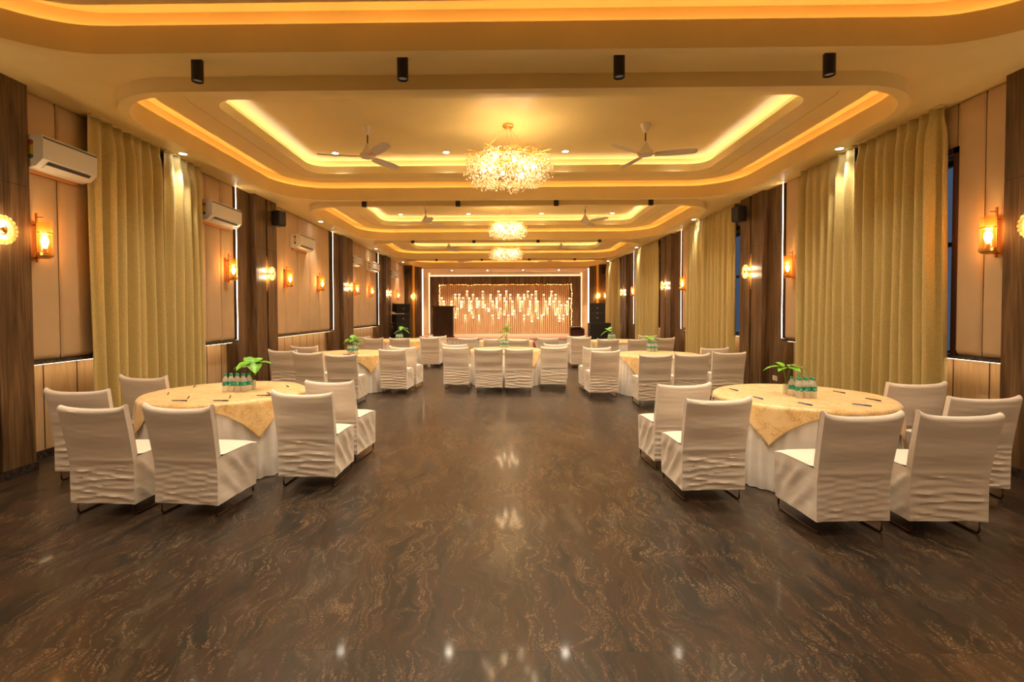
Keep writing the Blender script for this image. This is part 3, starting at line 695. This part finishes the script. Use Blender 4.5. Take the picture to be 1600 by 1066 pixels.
# ------------------------------------------------------------------ chandeliers
def chandelier(loc, rad, hh, label, seed):
    t = thing('chandelier', label, 'chandelier', loc)
    rnd = random.Random(seed)
    MB().lathe([(.075, 0), (.078, -.03), (.06, -.035)], 22).build('canopy', 'gold', t, smooth=50)
    b = MB()
    for k in range(6):
        a = 2*PI*k/6; b.lathe([(.006, -.03), (.006, -.07)], 6, (.045*math.cos(a), .045*math.sin(a), 0))
        b.tube([(.045*math.cos(a), .045*math.sin(a), -.06), (rad*.62*math.cos(a)*(1 if k % 2 else .12), rad*.62*math.sin(a)*(1 if k % 2 else .12), -.42)], .0022, 4)
    b.build('suspension_wires', 'gold', t)
    cz = -.635; tw = MB(); cr = MB()
    tw.tube([(rad*.60*math.cos(2*PI*k/32), rad*.60*math.sin(2*PI*k/32), cz+.15) for k in range(33)], .012, 6)
    tw.tube([(rad*.30*math.cos(2*PI*k/24), rad*.30*math.sin(2*PI*k/24), cz+.17) for k in range(25)], .010, 6)
    for i in range(int(150*rad/.66)):
        a = rnd.uniform(0, 2*PI); r0 = rad*rnd.choice((.6, .6, .3)); p = Vector((r0*math.cos(a), r0*math.sin(a), cz+.16)); pts = [p.copy()]
        d = Vector((math.cos(a+rnd.uniform(-.9, .9)), math.sin(a+rnd.uniform(-.9, .9)), rnd.uniform(-.2, .6)))
        for q in range(4):
            p = p+d*rad*.085; d.z -= .22; d += Vector((rnd.uniform(-.3, .3), rnd.uniform(-.3, .3), 0)); pts.append(p.copy())
        tw.tube(pts, [.0035, .003, .0025, .002, .0015], 4)
    for i in range(int(1500*(rad/.66)**1.5)):
        a = rnd.uniform(0, 2*PI); u = rnd.random()
        th = rnd.uniform(-1, 1); rr_ = rad*(1-abs(th)**3*.22)*math.sqrt(rnd.uniform(.12, 1))
        z = cz+hh/2*th*(1-.12*(rr_/rad)**2)*(.86 if th < 0 else .8)+rnd.uniform(-.035, .01)
        s_ = rnd.uniform(.010, .017); x, y = rr_*math.cos(a), rr_*math.sin(a)
        cr.add([(x, y, z+s_*1.3), (x+s_, y, z), (x, y+s_, z), (x-s_, y, z), (x, y-s_, z), (x, y, z-s_*1.2)], [(0, 1, 2), (0, 2, 3), (0, 3, 4), (0, 4, 1), (5, 2, 1), (5, 3, 2), (5, 4, 3), (5, 1, 4)])
    tw.build('branches', 'goldb', t)
    o = cr.build('crystal_drops', 'crystal', t, fixn=False); o['kind'] = 'stuff'
    for k in range(8):
        a = 2*PI*k/8+.3; r0 = rad*(.60 if k % 2 else .42); z = cz+rnd.uniform(-.05, .08)
        MB().ball((r0*math.cos(a), r0*math.sin(a), z), .024, 10, 6, 1.3).build('bulb', 'e_bulbw', t, smooth=60)
        lamp('bulb_lamp', 'POINT', (r0*math.cos(a)*1.0, r0*math.sin(a), z+.06), P_CHAND/8, (1, .74, .42), t, size=.04)
chandelier((-.0, 7.2, HT), .66, .50, 'nearest and largest gold crystal chandelier hanging over the hall', 11)
chandelier((.03, 12.5, HT), .50, .46, 'middle gold crystal chandelier, between the two others', 12)
chandelier((.02, 17.75, HT), .66, .46, 'farthest gold crystal chandelier, closest to the stage', 13)

# ------------------------------------------------------------------ tables
TAB = {'nl': (-3.02, 5.23, 'nearest left table', 3), 'nr': (2.87, 4.95, 'nearest right table', -2), 'ml': (-3.25, 10.25, 'middle left table', 0), 'mr': (2.95, 9.78, 'middle right table', 1),
       'mc': (-.03, 11.13, 'middle centre table', 2), 'fl': (-3.25, 15.07, 'far left table', 1), 'fr': (3.18, 14.35, 'far right table', 0), 'fc': (0, 14.6, 'far centre table', 0)}
RT = .76; TZ = .755
def skirt(seed):
    rnd = random.Random(seed); ph = [rnd.uniform(0, 6.28) for _ in range(4)]
    def fn(u, v):
        a = 2*PI*u; f = 1-v
        pl = math.sin(46*a+1.5*math.sin(5*a+ph[0])) * (.5+.5*abs(math.sin(3.3*a+ph[1])))
        r = RT+.012+f*.035+pl*(.004+.016*f)+.012*f*math.sin(7*a+ph[2])
        return (r*math.cos(a), r*math.sin(a), .006+(TZ-.006)*v)
    b = MB(); n = 300
    rs = [[fn(i/n, j/10) for i in range(n)] for j in range(11)]+[[((RT-.01)*math.cos(2*PI*i/n), (RT-.01)*math.sin(2*PI*i/n), TZ+.003) for i in range(n)], [(.02*math.cos(2*PI*i/n), .02*math.sin(2*PI*i/n), TZ+.003) for i in range(n)]]
    return b.loops(rs, cap1=True)
def overlay(seed):
    rnd = random.Random(seed); a0 = .80; nA = 192; rs = []
    ph = [rnd.uniform(0, 6.28) for _ in range(3)]; nf = 22; n2 = 14
    def bd(a):
        c = max(abs(math.cos(a)), abs(math.sin(a))); return a0/c
    for k in range(nf+n2+1):
        ring = []
        for i in range(nA):
            a = 2*PI*i/nA; D = bd(a)
            if k <= nf: r = max(.01, (k/nf))*RT; ring.append((r*math.cos(a), r*math.sin(a), TZ+.007+.0006*math.sin(19*a)*k/nf)); continue
            q = (k-nf)/n2; s_ = (D-RT)*q; hang = D-RT
            fold = math.sin(a*26+ph[0]+2*math.sin(3*a+ph[1]))*.016*min(1, s_/.10)
            r = RT+.022*math.sin(min(1, s_/.03)*PI/2)+s_*.10+fold*.6+.008
            z = TZ+.007-max(0, s_-.004)
            ring.append((r*math.cos(a), r*math.sin(a), z))
        rs.append(ring)
    return MB().loops(rs, cap0=True)
skm = [skirt(i).build('tablecloth', 'cloth', smooth=180, fixn=False) for i in (1, 2)]
ovm = [overlay(i).build('table_overlay', 'damask', smooth=180, fixn=False, thick=.003) for i in (1, 2)]
tb = thing('round_table', 'round banquet table hidden under cloths', 'table')
MB().lathe([(RT-.012, TZ-.03), (RT-.005, TZ-.02), (RT-.005, TZ-.002), (RT-.012, TZ)], 64).build('tabletop', 'slat_back', tb)
for k in range(4):
    a = PI/4+k*PI/2; MB().tube([(.5*math.cos(a), .5*math.sin(a), 0), (.45*math.cos(a), .45*math.sin(a), TZ-.03)], .015, 8).build('leg', 'bronze', tb)
used = False
for i, (k, (x, y, nm, rz)) in enumerate(TAB.items()):
    for proto, lab in ((tb, 'round banquet table under the cloths of the '+nm), (skm[i % 2], 'white floor-length pleated tablecloth on the '+nm), (ovm[i % 2], 'yellow damask overlay cloth on the '+nm)):
        nw = proto if (i == 0 or (i == 1 and proto in (skm[1], ovm[1]))) else dup(proto, (x, y, 0))
        nw.location = (x, y, 0); nw.rotation_euler = (0, 0, R(rz))
        nw['label'] = lab; nw['category'] = {'ro': 'table', 'ta': 'tablecloth'}[nw.name[:2]] if not nw.name.startswith('table_o') else 'table overlay'

# bottles and plants
def bottle_proto():
    t = thing('water_bottle', 'x', 'bottle')
    MB().lathe([(.026, 0), (.031, .006), (.031, .05), (.029, .056), (.031, .062), (.031, .115), (.028, .135), (.014, .16), (.0125, .168), (.0125, .178)], 14).build('body', 'clear', t, smooth=50)
    MB().lathe([(.0318, .068), (.0318, .108)], 14, cap0=False, cap1=False).build('wrapper', 'label', t, smooth=80)
    MB().lathe([(.015, .170), (.015, .188), (.013, .190)], 12).build('cap', 'cap', t, smooth=40)
    return t
bp_ = bottle_proto(); bfirst = True
def pack(cx, cy, nx, ny, nm):
    global bfirst
    g = 'water bottles on the '+nm
    for j in range(ny):
        for i in range(nx):
            x = cx+(i-(nx-1)/2)*.065+(j % 2)*.022; y = cy+j*.066
            lab = 'water bottle, %s row %s of the pack on the %s' % (['front', 'middle' if ny > 2 else 'back', 'back'][j], ['leftmost', 'second from left' if nx > 3 else 'middle', 'second from right' if nx > 3 else 'rightmost', 'rightmost'][i], nm)
            if bfirst: t = bp_; t.location = (x, y, TZ+.011); bfirst = False
            else: t = dup(bp_, (x, y, TZ+.011), random.uniform(0, 6), lab)
            t['label'] = lab; t['group'] = g; t.rotation_euler = (0, 0, random.uniform(0, 6))
def leafm(b, o, az, el, L, W):
    d = Vector((math.cos(az)*math.cos(el), math.sin(az)*math.cos(el), math.sin(el))); sd = Vector((-math.sin(az), math.cos(az), 0)); o = Vector(o)
    up = sd.cross(d)*-1; n = 8; P = []
    for i in range(n+1):
        t = i/n; w = W*(math.sin(PI*min(1, t**.62))**.8)*(1-t*.15)
        for q in (-1, -.5, 0, .5, 1):
            back = -L*.10*abs(q) if t < .2 else 0
            P.append(tuple(o+d*(L*t+back*(1-t*5) if t < .2 else L*t)+sd*w*q+up*(abs(q)*W*.25)-Vector((0, 0, 1))*L*.45*t*t))
    b.add(P, [(i*5+j, i*5+j+1, (i+1)*5+j+1, (i+1)*5+j) for i in range(n) for j in range(4)])
def plant(x, y, nm, leaves, tall=.30):
    t = thing('money_plant', 'green money plant cutting in a glass on the '+nm, 'plant', (x, y, TZ+.011))
    MB().lathe([(.03, 0), (.034, .10), (.031, .10), (.027, .006)], 14, cap1=False).build('glass', 'clear', t, smooth=50)
    for k, (az, el, L, W, h) in enumerate(leaves):
        tip = (.04*math.cos(R(az)), .04*math.sin(R(az)), h)
        s_ = MB().tube([(0, 0, .02), (tip[0]*.3, tip[1]*.3, h*.6), tip], .0025, 5).build('stem', 'stem', t)
        b = MB(); leafm(b, tip, R(az), R(el), L, W); b.build('leaf', 'leaf', s_, smooth=180, fixn=False)
pack(-2.90, 5.16, 4, 2, TAB['nl'][2]); plant(-2.80, 5.34, TAB['nl'][2], [(150, 60, .17, .075, .27), (-115, -5, .16, .075, .29), (-55, -15, .16, .085, .28), (5, 20, .19, .055, .28), (-165, 5, .15, .065, .27), (70, 45, .15, .07, .28)])
pack(2.82, 4.76, 3, 3, TAB['nr'][2]); plant(2.76, 4.99, TAB['nr'][2], [(178, 14, .20, .035, .27), (120, 45, .12, .05, .27), (-70, 5, .12, .06, .26), (-10, 10, .15, .055, .28), (20, 20, .12, .05, .27), (-150, 5, .1, .045, .26)])
pack(-3.1, 9.80, 3, 2, TAB['ml'][2]); plant(-3.12, 9.97, TAB['ml'][2], [(180, -5, .17, .06, .27), (100, 60, .16, .07, .30), (-90, 5, .14, .08, .27), (0, 15, .2, .06, .27), (-30, -10, .16, .06, .25), (40, 30, .15, .06, .29), (-140, 10, .15, .06, .28)])
pack(3.0, 10.25, 3, 3, TAB['mr'][2]); plant(3.0, 10.47, TAB['mr'][2], [(180, 5, .2, .06, .25), (120, 40, .14, .06, .27), (-90, 5, .14, .07, .26), (0, 5, .2, .06, .25), (40, 30, .15, .06, .27)])
pack(-.07, 11.45, 3, 2, TAB['mc'][2]); plant(-.02, 11.62, TAB['mc'][2], [(190, -20, .18, .07, .27), (110, 70, .16, .06, .38), (-80, 5, .14, .07, .33), (20, 30, .14, .06, .42), (160, 20, .14, .07, .34), (-30, 10, .12, .06, .46), (60, 60, .12, .05, .5)])
pack(-3.18, 14.6, 3, 3, TAB['fl'][2]); plant(-3.14, 14.83, TAB['fl'][2], [(180, -5, .2, .08, .27), (110, 60, .18, .08, .32), (-90, 15, .16, .09, .31), (0, -15, .2, .08, .32), (40, 20, .2, .08, .33)])
pack(3.05, 14.35, 3, 3, TAB['fr'][2]); plant(3.0, 14.57, TAB['fr'][2], [(180, -15, .2, .07, .25), (110, 40, .18, .08, .28), (-90, 15, .16, .08, .27), (0, 15, .15, .07, .27), (40, 50, .2, .07, .30)])
# pens
PEN = [(2.33, 5.36, 2.37, 5.12, 'pen_blue', 'blue pen nearest the left rim of the nearest right table'), (2.34, 4.85, 2.37, 4.65, 'pen_blue', 'blue pen left of the bottles on the nearest right table'), (2.58, 4.52, 2.64, 4.35, 'pen_blue', 'blue pen in front of the bottles on the nearest right table'),
       (3.02, 4.44, 3.12, 4.32, 'pen_blue', 'blue pen front right on the nearest right table'), (3.34, 4.73, 3.39, 4.56, 'pen_dark', 'dark pen near the right rim of the nearest right table'), (3.32, 5.20, 3.37, 4.97, 'pen_red', 'maroon pen at the back right of the nearest right table'),
       (-3.49, 5.38, -3.6, 5.62, 'pen_red', 'maroon pen at the back left of the nearest left table'), (-3.46, 4.93, -3.56, 5.10, 'pen_red', 'maroon pen near the left rim of the nearest left table'), (-3.11, 4.70, -3.19, 4.86, 'pen_dark', 'dark slanted pen front left on the nearest left table'),
       (-2.72, 4.73, -2.8, 4.90, 'pen_red', 'maroon slanted pen front right on the nearest left table'), (-2.55, 5.13, -2.44, 4.98, 'pen_red', 'maroon pen right of the bottles on the nearest left table'), (-2.56, 5.61, -2.46, 5.46, 'pen_dark', 'dark pen at the right rim of the nearest left table'),
       (-3.21, 4.62, -3.06, 4.62, 'pen_dark', 'dark pen lying level at the front left rim of the nearest left table'), (-2.82, 4.62, -2.66, 4.62, 'pen_dark', 'dark pen lying level at the front right rim of the nearest left table'), (-2.54, 4.91, -2.41, 4.91, 'pen_dark', 'dark pen lying level beside the nearest chair back of the nearest left table'),
       (-3.23, 9.62, -3.05, 9.61, 'pen_dark', 'dark pen in front of the bottles on the middle left table')]
pm_ = {}
for x0, y0, x1, y1, mt, lab in PEN:
    L = .145; an = math.atan2(y1-y0, x1-x0); loc = ((x0+x1)/2, (y0+y1)/2, TZ+.017)
    t = thing('pen', lab, 'pen', loc, an)
    if mt not in pm_:
        b1 = MB().lathe([(.002, -L/2), (.0045, -L/2+.012), (.005, L/2-.05), (.005, L/2-.045)], 8, axis='X').build('barrel', mt, t)
        b2 = MB().lathe([(.0062, L/2-.05), (.0062, L/2), (.004, L/2+.002)], 8, axis='X').build('cap', mt, t); pm_[mt] = (b1, b2)
    else:
        for q in pm_[mt]: c = q.copy(); C.objects.link(c); c.parent = t

# ------------------------------------------------------------------ covered chairs
def cover_mesh(seed):
    rnd = random.Random(seed); b = MB(); nu = 20
    f = [(rnd.uniform(55, 120), rnd.uniform(-1.3, 1.3), rnd.uniform(0, 6.28), rnd.uniform(.6, 1)) for _ in range(4)]
    sg = rnd.choice((-1, 1)); pk = (rnd.uniform(0, .035), rnd.uniform(0, .03)); z_s = rnd.uniform(.40, .47); wt = rnd.uniform(.265, .285)
    def hw(z): return .268+(wt-.268)*max(0, (z-.45)/.43)
    def yr(z): t = max(0, (z-.38)/.5); return -.10*t**1.25
    def crease(x, z, env):
        s_ = 0
        for k, sl, p, am in f:
            w = math.sin(k*(z+sl*x*.22*sg+.008*math.sin(8*x+p))*.62+p); s_ += am*((1-abs(w))**1.6*2-.6)
        return s_*.0062*env
    topz = .885
    path = []
    nz = 64
    for j in range(nz+1): path.append(('r', .10+(topz-.03-.10)*j/nz))
    for a in (30, 70, 110, 150): path.append(('t', a))
    for j in range(9): path.append(('f', topz-.03-(topz-.03-.49)*(j+.0)/8))
    for j in range(1, 9): path.append(('s', j/8))
    for j in range(0, 11): path.append(('d', .455-(.455-.095)*j/10))
    th = .055
    def pt(u, kind, q):
        s_ = 2*u-1; edge = 1-abs(s_)**6; sag = -.020*(1-s_*s_)+(pk[0] if s_ < 0 else pk[1])*abs(s_)**8
        if kind == 'r':
            z = q; x = hw(z)*s_; low = max(0, min(1, (z_s-z)/.04)); hi = max(0, (z-.5)/.38)
            y = yr(z)-crease(x, z, (low+.12)*(.5+.5*abs(s_)**.7)*edge)-.004*math.sin(z*30+seed)*(1-low)*edge - .006*math.sin(PI*min(1, max(0, (z-.45)/.4)))*(1-s_*s_)
            if low < 1 and z > z_s-.01: y -= .006*math.exp(-((z-z_s)/.012)**2)*edge
            y += .012*max(0, (.3-z)/.2)*(1-s_*s_)
            return (x, y, z+sag*hi)
        if kind == 't':
            z = topz-.03; a = R(q); return (hw(z)*s_*(1-.01*math.sin(a)), yr(z)+th/2-th/2*math.cos(a), z+.03*math.sin(a)+sag)
        if kind == 'f':
            z = q; hi = max(0, (z-.5)/.38); return (hw(z)*s_*.99, yr(z)+th, z+sag*hi)
        if kind == 's':
            y0 = yr(.49)+th; y = y0+(.53-y0)*q; x = .262*s_*(1-.06*q)
            return (x, y+.012*edge*q, .49-.02*(abs(s_)**4)*.6-.012*(1-s_*s_)*math.sin(PI*q)-(.02*q**6))
        z = q; x = .262*.94*s_*(1+.0*z); t = (.455-z)/.36
        return (x, .548+.006*math.sin(17*x+seed)*t-.02*t, z)
    rs = [[pt(i/nu, k, q) for i in range(nu+1)] for k, q in path]; n = nu+1
    b.add([p for r_ in rs for p in r_], [(j*n+i, j*n+i+1, (j+1)*n+i+1, (j+1)*n+i) for j in range(len(rs)-1) for i in range(nu)])
    # sides
    for sd, i in ((-1, 0), (1, nu)):
        rear = [r_[i] for (k, q), r_ in zip(path, rs) if k == 'r']; top = [r_[i] for (k, q), r_ in zip(path, rs) if k == 't']; front = [r_[i] for (k, q), r_ in zip(path, rs) if k == 'f']
        seat = [r_[i] for (k, q), r_ in zip(path, rs) if k == 's']; drop = [r_[i] for (k, q), r_ in zip(path, rs) if k == 'd']
        up = [p for p in rear if p[2] > .475]
        m_ = len(up)
        fr = []
        for p in up:
            z = p[2]; hh = [q for q in front]; q0 = min(hh, key=lambda q: abs(q[2]-z)); fr.append((q0[0], yr(z)+th, z))
        up2 = up+[(a[0], a[1], a[2]) for a in top[:2]]; fr2 = fr+[top[3], top[2]]
        k0 = len(up2); b.add(up2+fr2, [(j, j+1, k0+j+1, k0+j) for j in range(k0-1)])
        ny_, nz_ = 18, 22; lo = []
        for j in range(nz_+1):
            t = j/nz_
            za = .10+(.487-.10)*t; zb = .095+(.455-.095)*t
            A = Vector((sd*hw(za), yr(za), za))
            Fp = min(drop, key=lambda q: abs(q[2]-zb)); B = Vector((Fp[0], Fp[1] if t < .99 else .545, zb))
            for i2 in range(ny_+1):
                s_ = i2/ny_; p = A.lerp(B, s_)
                if t > .95 and 0 < s_ < 1: p.z = .487-.02*.6-(.02*s_**6)*1
                e = min(1, min(s_, 1-s_)*9)*min(1, min(t*6+.3, (1-t)*6))
                w = (1-abs(math.sin(17*(p.z*.9-(1-s_)*.34+.2*s_*s_)+f[0][2])))**1.5*2.2-.8+.9*(1-abs(math.sin(31*(p.z-(1-s_)*.42)+f[1][2])))**1.5
                p.x += sd*(w*.0065*e-.012*math.sin(PI*s_)*math.sin(PI*min(1, t+.15)))
                lo.append(tuple(p))
        n2 = ny_+1; b.add(lo, [(j*n2+i, j*n2+i+1, (j+1)*n2+i+1, (j+1)*n2+i) for j in range(nz_) for i in range(ny_)])
    return b
def sled(sd):
    x = sd*.232; r = .0075; p = [(x, .05, .42), (x, .028, .12)]
    p += [(x, .026+.02*(1-math.cos(a)), .0085+.035-.035*math.sin(a)) for a in (R(15), R(45), R(75), R(90))]
    p += [(x, .25, .0085)]
    p += [(x, .475+.03*math.sin(a), .0085+.03-.03*math.cos(a)) for a in (R(0), R(30), R(60), R(85))]
    p += [(x, .49, .15), (x, .46, .42)]
    return MB().tube(p, r, 8)
protos = []
def chair(x, y, rz, label, v):
    while len(protos) <= v:
        t = thing('covered_chair', 'x', 'chair')
        cover_mesh(20+len(protos)*7).build('seat_cover', 'cover', t, smooth=50, merge=True, thick=.0)
        for sd in (-1, 1):
            if protos: c = [k for k in kids(protos[0][0]) if k.name.startswith('leg')][0 if sd < 0 else 1].copy(); C.objects.link(c); c.parent = t
            else: sled(sd).build('leg', 'bronze', t, smooth=50)
        protos.append([t, False])
    p = protos[v]
    if not p[1]: t = p[0]; p[1] = True; t.location = (x, y, 0); t.rotation_euler = (0, 0, R(rz)); t['label'] = label
    else: t = dup(p[0], (x, y, 0), R(rz), label)
    t['group'] = 'white-covered chairs round the banquet tables'
    return t
CH = [(-4.05, 4.62, 5, 'outermost chair at the wall side of the nearest left table, behind its front-left chair', 2),
 (-3.225, 3.82, -3, 'front-left chair of the nearest left table, back to the viewer', 0), (-2.555, 3.81, -6, 'front-right chair of the nearest left table, back to the viewer', 1),
 (-1.865, 4.455, -3, 'aisle-side chair of the nearest left table with full metal runner showing', 2), (-1.88, 5.20, -8, 'white chair tucked behind the aisle-side chair of the nearest left table', 3),
 (-4.10, 5.55, -6, 'chair against the curtain beyond the nearest left table, only its back showing', 1),
 (1.70, 4.96, 4, 'rear aisle-side chair of the nearest right table, half hidden by another', 3), (1.685, 4.14, 3, 'front aisle-side chair of the nearest right table', 0),
 (2.41, 3.52, 3, 'front-left chair of the nearest right table, the largest in view', 1), (3.08, 3.52, -2, 'front-right chair of the nearest right table', 2),
 (3.90, 4.20, -6, 'rightmost chair, beside the nearest right pillar', 3), (4.02, 5.02, -4, 'chair before the right curtain beyond the nearest right table', 0),
 (-4.27, 9.42, -2, 'outermost chair of the middle left table, beside the dark pillar', 2), (-3.58, 8.9, -5, 'second chair from the left of the middle left table', 1), (-2.85, 8.5, -3, 'front-right chair of the middle left table with its white seat visible', 0),
 (-2.22, 9.6, -6, 'aisle-side chair of the middle left table', 3), (-2.15, 10.25, -8, 'chair tucked behind the aisle-side chair of the middle left table', 2), (-4.30, 10.5, 0, 'chair by the wall at the back of the middle left table', 1),
 (-4.33, 14.8, 0, 'outermost chair of the far left table', 0), (-3.68, 13.75, 0, 'front-left chair of the far left table', 3), (-2.95, 13.7, 0, 'front-middle chair of the far left table, bottles just behind it', 2), (-2.19, 14.2, -4, 'aisle-side chair of the far left table with sagging cover', 1), (-2.06, 14.87, -3, 'chair behind the aisle-side chair of the far left table', 0),
 (-1.05, 10.15, -5, 'leftmost front chair of the middle centre table', 3), (-.37, 9.77, 0, 'inner left front chair of the middle centre table', 1), (.22, 9.73, 0, 'inner right front chair of the middle centre table', 2), (.955, 10.22, -1, 'rightmost front chair of the middle centre table', 0),
 (-1.16, 11.05, -3, 'chair behind the leftmost chair of the middle centre table', 2), (1.09, 11.1, 3, 'chair behind the rightmost chair of the middle centre table', 1),
 (-1.07, 13.75, 0, 'leftmost front chair of the far centre table', 0), (-.35, 13.22, 0, 'inner left front chair of the far centre table', 3), (.30, 13.0, 0, 'inner right front chair of the far centre table', 1), (1.13, 13.6, 0, 'rightmost chair of the far centre table', 2),
 (1.78, 9.98, 3, 'chair half hidden at the aisle side of the middle right table', 2), (1.78, 9.15, 5, 'front aisle-side chair of the middle right table', 3), (2.45, 8.32, 0, 'front-left chair of the middle right table with its white seat showing', 0),
 (3.08, 8.4, -4, 'front-right chair of the middle right table', 1), (3.86, 8.75, -6, 'outermost chair of the middle right table, by the dark pillar', 2), (4.04, 9.78, 0, 'chair behind the outermost chair of the middle right table', 3),
 (2.10, 14.05, 0, 'front aisle-side chair of the far right table', 1), (2.05, 14.7, 3, 'chair half hidden at the aisle side of the far right table', 0), (2.63, 12.95, 0, 'front-left chair of the far right table', 2), (3.40, 12.93, 0, 'front-right chair of the far right table, behind the bottles', 3), (4.27, 13.55, 5, 'outermost chair of the far right table', 1), (4.20, 14.85, 0, 'farthest chair by the right wall at the far right table', 2)]
for x, y, rz, lab, v in CH: chair(x, y, rz, 'White-covered banquet chair: '+lab if False else 'white-covered '+lab.replace('white ', ''), v)

# wall sockets
for s, y, lab in ((1, 9.18, 'small white power socket low on the second right pillar side'), (-1, 9.2, 'small white power socket low on the second left pillar side')):
    x0, x1 = sorted((s*(XW-.035), s*(XW-.021))); z = .36 if s > 0 else .62
    t = thing('power_socket', lab, 'socket', (0, y, z))
    MB().box(x0, x1, -.075, .075, -.045, .045, .003).build('plate', 'sock', t)
    x0, x1 = sorted((s*(XW-.038), s*(XW-.034))); b = MB()
    for q, z_ in ((-.035, .012), (-.045, -.012), (-.025, -.012)): b.box(x0, x1, q-.004, q+.004, z_-.004, z_+.004)
    b.build('pin_holes', 'black', t); MB().box(x0, x1, .02, .045, -.02, .02).build('switch', 'white', t)
